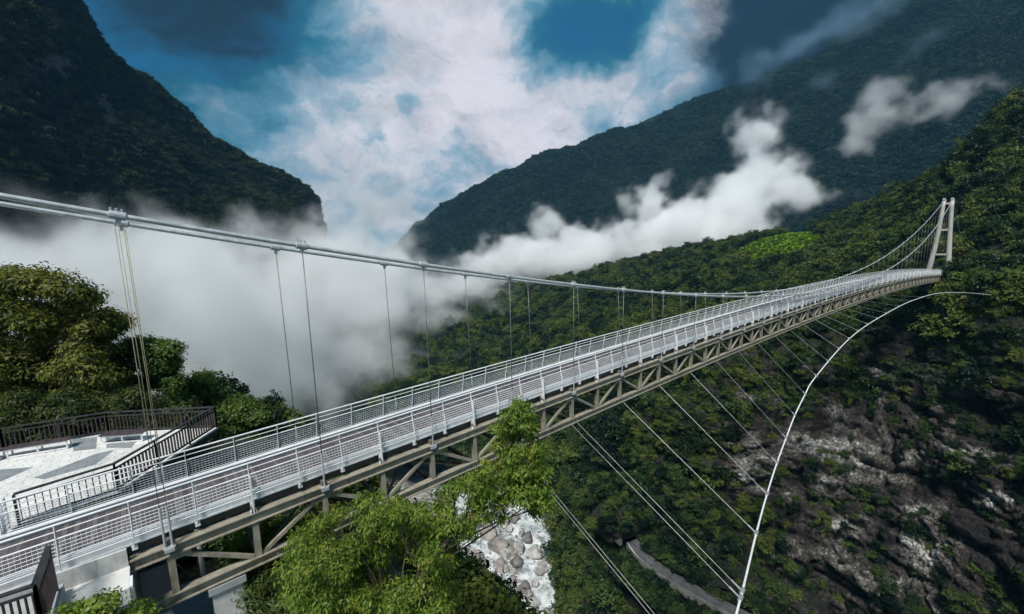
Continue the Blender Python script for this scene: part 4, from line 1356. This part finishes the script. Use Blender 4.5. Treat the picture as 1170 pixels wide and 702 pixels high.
# ------------------------------------------------------------------ mist
def mist(name, blobs, res, density, label, nscale, erode, seed=0.0, color=(1, 1, 1), aniso=0.0):
    """fog grid: soft ellipsoids eaten into by turbulence"""
    m, nt, out = new_mat(name)
    pv = N(nt, 'ShaderNodeVolumePrincipled')
    pv.inputs['Color'].default_value = (*color, 1)
    pv.inputs['Density'].default_value = density
    pv.inputs['Anisotropy'].default_value = aniso
    nt.links.new(pv.outputs[0], out.inputs['Volume'])
    vd = bpy.data.volumes.new(name)
    o = link(name, vd)
    vd.materials.append(m)
    ng = bpy.data.node_groups.new(name, 'GeometryNodeTree')
    ng.interface.new_socket('Geometry', in_out='INPUT', socket_type='NodeSocketGeometry')
    ng.interface.new_socket('Geometry', in_out='OUTPUT', socket_type='NodeSocketGeometry')
    L = ng.links
    go = ng.nodes.new('NodeGroupOutput')
    vc = ng.nodes.new('GeometryNodeVolumeCube')
    pos = ng.nodes.new('GeometryNodeInputPosition').outputs[0]

    def math_(op, a, b=None, c=None):
        n = ng.nodes.new('ShaderNodeMath'); n.operation = op
        for i, v in enumerate((a, b, c)):
            if v is None: continue
            if isinstance(v, (int, float)): n.inputs[i].default_value = v
            else: L.new(v, n.inputs[i])
        return n.outputs[0]

    def noise(scale, det, off):
        n = ng.nodes.new('ShaderNodeTexNoise')
        n.inputs['Scale'].default_value = scale; n.inputs['Detail'].default_value = det
        n.inputs['Roughness'].default_value = .6
        va = ng.nodes.new('ShaderNodeVectorMath'); va.operation = 'ADD'
        va.inputs[1].default_value = (off, off * .7, off * 1.3)
        L.new(pos, va.inputs[0]); L.new(va.outputs[0], n.inputs['Vector'])
        return n
    nz = noise(nscale, 6, seed)
    # turbulence pushes the outline about
    wv = ng.nodes.new('ShaderNodeVectorMath'); wv.operation = 'SUBTRACT'
    L.new(noise(nscale * .8, 3, seed + 40).outputs['Color'], wv.inputs[0]); wv.inputs[1].default_value = (.5, .5, .5)
    ws_ = ng.nodes.new('ShaderNodeVectorMath'); ws_.operation = 'SCALE'
    L.new(wv.outputs[0], ws_.inputs[0]); ws_.inputs['Scale'].default_value = 2.2 / nscale
    wp_ = ng.nodes.new('ShaderNodeVectorMath'); wp_.operation = 'ADD'
    L.new(pos, wp_.inputs[0]); L.new(ws_.outputs[0], wp_.inputs[1])
    tot = None
    lo, hi = np.full(3, 1e9), np.full(3, -1e9)
    for (x, y, d, rx, rz, wgt) in blobs:
        c = at(x, y, d)
        lo = np.minimum(lo, c - np.array((rx, rx, rz)) * 1.25); hi = np.maximum(hi, c + np.array((rx, rx, rz)) * 1.25)
        s = ng.nodes.new('ShaderNodeVectorMath'); s.operation = 'SUBTRACT'
        L.new(wp_.outputs[0], s.inputs[0]); s.inputs[1].default_value = tuple(c)
        q = ng.nodes.new('ShaderNodeVectorMath'); q.operation = 'MULTIPLY'
        L.new(s.outputs[0], q.inputs[0]); q.inputs[1].default_value = (1 / rx, 1 / rx, 1 / rz)
        ln = ng.nodes.new('ShaderNodeVectorMath'); ln.operation = 'DOT_PRODUCT'
        L.new(q.outputs[0], ln.inputs[0]); L.new(q.outputs[0], ln.inputs[1])
        e = math_('MAXIMUM', math_('SUBTRACT', 1.0, ln.outputs['Value']), 0.0)
        e = math_('MULTIPLY', math_('MULTIPLY', e, e), wgt)
        tot = e if tot is None else math_('ADD', tot, e)
    base = math_('MINIMUM', tot, 1.0)
    amp = math_('MULTIPLY_ADD', math_('SUBTRACT', nz.outputs['Fac'], .5), 3.8, .5)
    nf = math_('ADD', amp, math_('MULTIPLY', math_('SUBTRACT', base, .5), erode))
    mr_ = ng.nodes.new('ShaderNodeMapRange'); mr_.interpolation_type = 'SMOOTHSTEP'
    mr_.inputs['From Min'].default_value = .28; mr_.inputs['From Max'].default_value = 1.1
    L.new(nf, mr_.inputs[0])
    den = math_('MULTIPLY', math_('POWER', base, 1.3), mr_.outputs[0])
    L.new(den, vc.inputs['Density'])
    vc.inputs['Min'].default_value = tuple(lo); vc.inputs['Max'].default_value = tuple(hi)
    ext = hi - lo
    for ax, k in zip('XYZ', range(3)):
        vc.inputs['Resolution ' + ax].default_value = int(min(256, max(16, ext[k] / res)))
    sm_ = ng.nodes.new('GeometryNodeSetMaterial'); sm_.inputs['Material'].default_value = m
    L.new(vc.outputs[0], sm_.inputs[0]); L.new(sm_.outputs[0], go.inputs[0])
    md = o.modifiers.new('fog', 'NODES'); md.node_group = ng
    return tag(o, label, 'mist', kind='stuff')


mist('valley_mist', [
    (-60, 340, 175, 66, 40, 1.0), (20, 335, 180, 66, 42, 1.1), (90, 350, 190, 66, 44, 1.3), (160, 340, 215, 68, 44, 1.3), (230, 380, 225, 68, 46, 1.4),
    (285, 340, 280, 80, 55, 1.4), (300, 430, 240, 66, 42, 1.4), (345, 300, 390, 92, 58, 1.3), (375, 365, 360, 95, 64, 1.5), (285, 270, 440, 55, 36, 1.1),
    (400, 290, 520, 110, 66, 1.3), (440, 340, 470, 100, 66, 1.3), (405, 430, 330, 66, 40, 1.0), (495, 335, 560, 100, 62, 1.2), (40, 250, 205, 36, 22, .8), (100, 285, 200, 46, 26, 1.0),
    (520, 430, 430, 70, 32, .8), (360, 470, 240, 40, 24, 1.1), (595, 400, 480, 64, 50, 1.1), (540, 380, 500, 70, 46, 1.0), (620, 350, 520, 60, 40, .8), (530, 440, 380, 50, 30, .7), (190, 290, 300, 56, 30, 1.0), (470, 440, 380, 66, 30, .8), (565, 500, 320, 44, 20, .6),
    (440, 235, 640, 90, 55, 1.1), (395, 215, 680, 70, 50, .8), (370, 250, 600, 50, 36, .9), (560, 350, 600, 70, 50, 1.1), (10, 290, 185, 40, 30, .9)],
    2.8, .030, 'thick white valley mist filling the gorge between the left mountain and the bridge', .024, .75, 3.0, (.99, .996, 1.0))
mist('drifting_cloud', [
    (545, 310, 640, 66, 50, 1.3), (585, 300, 620, 72, 54, 1.5), (640, 292, 620, 78, 54, 1.6), (618, 258, 680, 46, 34, 1.2), (690, 282, 640, 78, 52, 1.6), (745, 275, 650, 74, 54, 1.6),
    (738, 230, 670, 50, 52, 1.4), (790, 262, 640, 80, 56, 1.6), (835, 235, 640, 76, 66, 1.6), (872, 205, 640, 66, 64, 1.5), (862, 155, 650, 48, 62, 1.2), (850, 265, 610, 60, 40, 1.2), (905, 210, 620, 50, 46, 1.0), (885, 125, 660, 36, 40, .8),
    (640, 340, 560, 60, 34, .7), (930, 220, 600, 40, 40, .6)],
    3.2, .05, 'white cloud drifting up across the foot of the distant mountain', .022, 1.0, 11.0)
mist('cloud_wisp', [
    (985, 140, 700, 56, 54, 1.3), (1012, 112, 700, 52, 46, 1.2), (1050, 120, 690, 66, 36, 1.1), (1095, 105, 680, 62, 30, .9), (970, 170, 700, 36, 42, 1.0), (1130, 95, 680, 40, 24, .6)],
    3.2, .017, 'thin torn cloud wisp in front of the dark upper mountain', .024, .9, 23.0)

mist('storm_cloud', [
    (760, 125, 1180, 90, 50, .9), (810, 100, 1170, 100, 60, 1.0), (865, 78, 1150, 110, 70, 1.1), (915, 55, 1130, 110, 75, 1.1), (965, 25, 1110, 120, 80, 1.1), (1020, -10, 1080, 120, 80, 1.1), (1080, -40, 1050, 120, 80, 1.0),
    (950, 90, 1060, 90, 45, .8), (1040, 45, 1000, 90, 45, .8)],
    7.0, .007, 'dark blue storm cloud lying along the ridge of the distant mountain', .011, .9, 51.0, (.30, .46, .60))

# ------------------------------------------------------------------ the air of the valley
hm, nt, out = new_mat('haze')
pv = N(nt, 'ShaderNodeVolumePrincipled'); pv.inputs['Color'].default_value = (.22, .62, 1.0, 1)
pv.inputs['Density'].default_value = .00006; pv.inputs['Anisotropy'].default_value = 0.0
nt.links.new(pv.outputs[0], out.inputs['Volume'])
tag(MB().box(-2600, 2700, -2600, 2700, -122, 1320).build('haze', hm), 'pale blue air filling the valley', 'haze', kind='stuff')

# ------------------------------------------------------------------ sky and light
SUN_AZ, SUN_EL = math.radians(212), math.radians(56)     # azimuth from +x towards +y
w = bpy.data.worlds.new('World')
scene.world = w
w.use_nodes = True
nt = w.node_tree
nt.nodes.clear()
wo = nt.nodes.new('ShaderNodeOutputWorld'); bg = nt.nodes.new('ShaderNodeBackground')
bg.inputs['Strength'].default_value = 0.1
sky = nt.nodes.new('ShaderNodeTexSky'); sky.sky_type = 'NISHITA'; sky.sun_disc = False
sky.sun_elevation = SUN_EL; sky.sun_rotation = math.radians(90) - SUN_AZ
tcw = nt.nodes.new('ShaderNodeTexCoord')
dirv = tcw.outputs['Generated']


def wmath(op, a, b=None, c=None, clamp=False):
    n = nt.nodes.new('ShaderNodeMath'); n.operation = op; n.use_clamp = clamp
    for i, v in enumerate((a, b, c)):
        if v is None: continue
        if isinstance(v, (int, float)): n.inputs[i].default_value = v
        else: nt.links.new(v, n.inputs[i])
    return n.outputs[0]


def wnoise(scale, det, off, rough=.6, vec=None):
    n = nt.nodes.new('ShaderNodeTexNoise'); n.inputs['Scale'].default_value = scale
    n.inputs['Detail'].default_value = det; n.inputs['Roughness'].default_value = rough
    va = nt.nodes.new('ShaderNodeVectorMath'); va.operation = 'ADD'; va.inputs[1].default_value = (off, off * .6, off * 1.7)
    nt.links.new(vec or dirv, va.inputs[0]); nt.links.new(va.outputs[0], n.inputs['Vector'])
    return n


wz = nt.nodes.new('ShaderNodeVectorMath'); wz.operation = 'SUBTRACT'; wz.inputs[1].default_value = (.5, .5, .5)
nt.links.new(wnoise(3.2, 5, 4.0).outputs['Color'], wz.inputs[0])
wsx = nt.nodes.new('ShaderNodeVectorMath'); wsx.operation = 'SCALE'; wsx.inputs['Scale'].default_value = .22
nt.links.new(wz.outputs[0], wsx.inputs[0])
wad = nt.nodes.new('ShaderNodeVectorMath'); wad.operation = 'ADD'
nt.links.new(dirv, wad.inputs[0]); nt.links.new(wsx.outputs[0], wad.inputs[1])
warped = wad.outputs[0]


def cloud_masses(lst):
    """soft cloud masses in chosen compass directions"""
    tot = None
    for (x, y, rad, wgt) in lst:
        d = ray(x, y); d = d / np.linalg.norm(d)
        n = nt.nodes.new('ShaderNodeVectorMath'); n.operation = 'DISTANCE'
        nt.links.new(warped, n.inputs[0]); n.inputs[1].default_value = tuple(d)
        e = wmath('SUBTRACT', 1.0, wmath('MULTIPLY', n.outputs['Value'], 1 / rad), clamp=True)
        e = wmath('MULTIPLY', wmath('MULTIPLY', e, e), wgt)
        tot = e if tot is None else wmath('ADD', tot, e)
    return tot


bright = cloud_masses([(540, 45, .30, 1.0), (445, 10, .34, .7), (510, 130, .36, .5), (700, 125, .24, .85), (755, 60, .18, .75), (630, 150, .28, .95), (585, 120, .14, .5), (430, 190, .44, .48),
                       (440, 265, .42, .6), (560, 190, .36, .45), (830, 5, .22, .85), (640, -30, .20, 1.2), (360, 120, .26, .5), (285, 130, .24, .45), (345, 215, .30, .5), (800, 100, .22, .5), (870, 40, .2, .45)])
holes = cloud_masses([(628, 58, .10, 1.1), (668, 46, .10, 1.1), (705, 50, .08, .8), (250, 60, .30, .30), (180, 30, .30, .5), (470, 138, .07, .35), (372, 92, .10, .35)])
dark = cloud_masses([(1130, 10, .45, 1.8), (1020, 80, .34, 1.2), (920, 110, .3, .7), (970, 10, .36, .8), (235, -35, .26, 1.3), (140, 10, .2, .4)])
lay = nt.nodes.new('ShaderNodeVectorMath'); lay.operation = 'MULTIPLY'; lay.inputs[1].default_value = (1, 1, 2.1)     # clouds lie in layers
nt.links.new(warped, lay.inputs[0])
fb1 = wnoise(4.0, 9, 1.5, .62, lay.outputs[0])
dotn = nt.nodes.new('ShaderNodeVectorMath'); dotn.operation = 'DOT_PRODUCT'; nt.links.new(dirv, dotn.inputs[0]); dotn.inputs[1].default_value = (.645, .764, .10)
behind = nt.nodes.new('ShaderNodeMapRange'); behind.inputs['From Min'].default_value = .55; behind.inputs['From Max'].default_value = -.25
behind.inputs['To Max'].default_value = .75
nt.links.new(dotn.outputs['Value'], behind.inputs[0])     # cloud brightness added in the unseen sky behind the camera, as fill light
bright = wmath('ADD', bright, behind.outputs[0])
cov = wmath('SUBTRACT', wmath('ADD', bright, wmath('MULTIPLY', wmath('SUBTRACT', fb1.outputs['Fac'], .5), 1.9)), holes)
fb2 = wnoise(8.0, 10, 7.5, .64, lay.outputs[0])
cov = wmath('ADD', cov, wmath('MULTIPLY', wmath('SUBTRACT', fb2.outputs['Fac'], .5), 1.0))
mr = nt.nodes.new('ShaderNodeMapRange'); mr.interpolation_type = 'SMOOTHSTEP'
mr.inputs['From Min'].default_value = -.15; mr.inputs['From Max'].default_value = 1.25
nt.links.new(cov, mr.inputs[0])
# cloud tone: grey-blue thin cloud to white thick cloud
cr = ramp(nt, mr.outputs[0], [(0.0, (.002, .046, .095)), (.30, (.014, .11, .175)), (.58, (.10, .225, .31)), (.82, (.28, .365, .44)), (1.0, (.62, .595, .63))])
cs_ = nt.nodes.new('ShaderNodeMix'); cs_.data_type = 'RGBA'; cs_.blend_type = 'MULTIPLY'; cs_.inputs[0].default_value = 1
nt.links.new(cr, cs_.inputs[6]); cs_.inputs[7].default_value = (10, 10, 10, 1)
tint = nt.nodes.new('ShaderNodeMix'); tint.data_type = 'RGBA'; tint.blend_type = 'MULTIPLY'; tint.inputs[0].default_value = 1
nt.links.new(sky.outputs[0], tint.inputs[6]); tint.inputs[7].default_value = (.07, .46, .68, 1)
thin = nt.nodes.new('ShaderNodeMapRange'); thin.inputs['From Min'].default_value = .0; thin.inputs['From Max'].default_value = .35
thin.inputs['To Min'].default_value = .55
nt.links.new(mr.outputs[0], thin.inputs[0])
mxs = nt.nodes.new('ShaderNodeMix'); mxs.data_type = 'RGBA'
nt.links.new(thin.outputs[0], mxs.inputs[0]); nt.links.new(tint.outputs[2], mxs.inputs[6]); nt.links.new(cs_.outputs[2], mxs.inputs[7])
dm = nt.nodes.new('ShaderNodeMapRange'); dm.interpolation_type = 'SMOOTHSTEP'
dm.inputs['From Min'].default_value = -.15; dm.inputs['From Max'].default_value = .8
nt.links.new(wmath('ADD', dark, wmath('MULTIPLY', wmath('SUBTRACT', fb2.outputs['Fac'], .5), 1.4)), dm.inputs[0])
mxd = nt.nodes.new('ShaderNodeMix'); mxd.data_type = 'RGBA'
nt.links.new(dm.outputs[0], mxd.inputs[0]); nt.links.new(mxs.outputs[2], mxd.inputs[6])
nt.links.new(ramp(nt, dm.outputs[0], [(0.3, (.025, .26, .50)), (.65, (.03, .09, .20)), (1.0, (.03, .018, .035))]), mxd.inputs[7])
nt.links.new(mxd.outputs[2], bg.inputs['Color']); nt.links.new(bg.outputs[0], wo.inputs['Surface'])

sl = bpy.data.lights.new('sun', 'SUN'); sl.energy = 3.8; sl.angle = math.radians(14); sl.color = (1.0, .96, .90)
so = bpy.data.objects.new('sun', sl); COL.objects.link(so)
sdir = Vector((math.cos(SUN_AZ) * math.cos(SUN_EL), math.sin(SUN_AZ) * math.cos(SUN_EL), math.sin(SUN_EL)))
so.rotation_euler = sdir.to_track_quat('Z', 'Y').to_euler()
so.location = (0, 0, 300)

# ------------------------------------------------------------------ render settings
scene.render.engine = 'CYCLES'
cy = scene.cycles
cy.max_bounces = 32; cy.diffuse_bounces = 3; cy.glossy_bounces = 2; cy.transmission_bounces = 3; cy.volume_bounces = 32; cy.transparent_max_bounces = 8
cy.volume_step_rate = 2.0
cy.volume_max_steps = 256
cy.use_denoising = True
cy.use_adaptive_sampling = True; cy.adaptive_threshold = 0.02
vs = scene.view_settings
vs.view_transform = 'Standard'; vs.look = 'None'; vs.exposure = 0.42; vs.gamma = 1.0
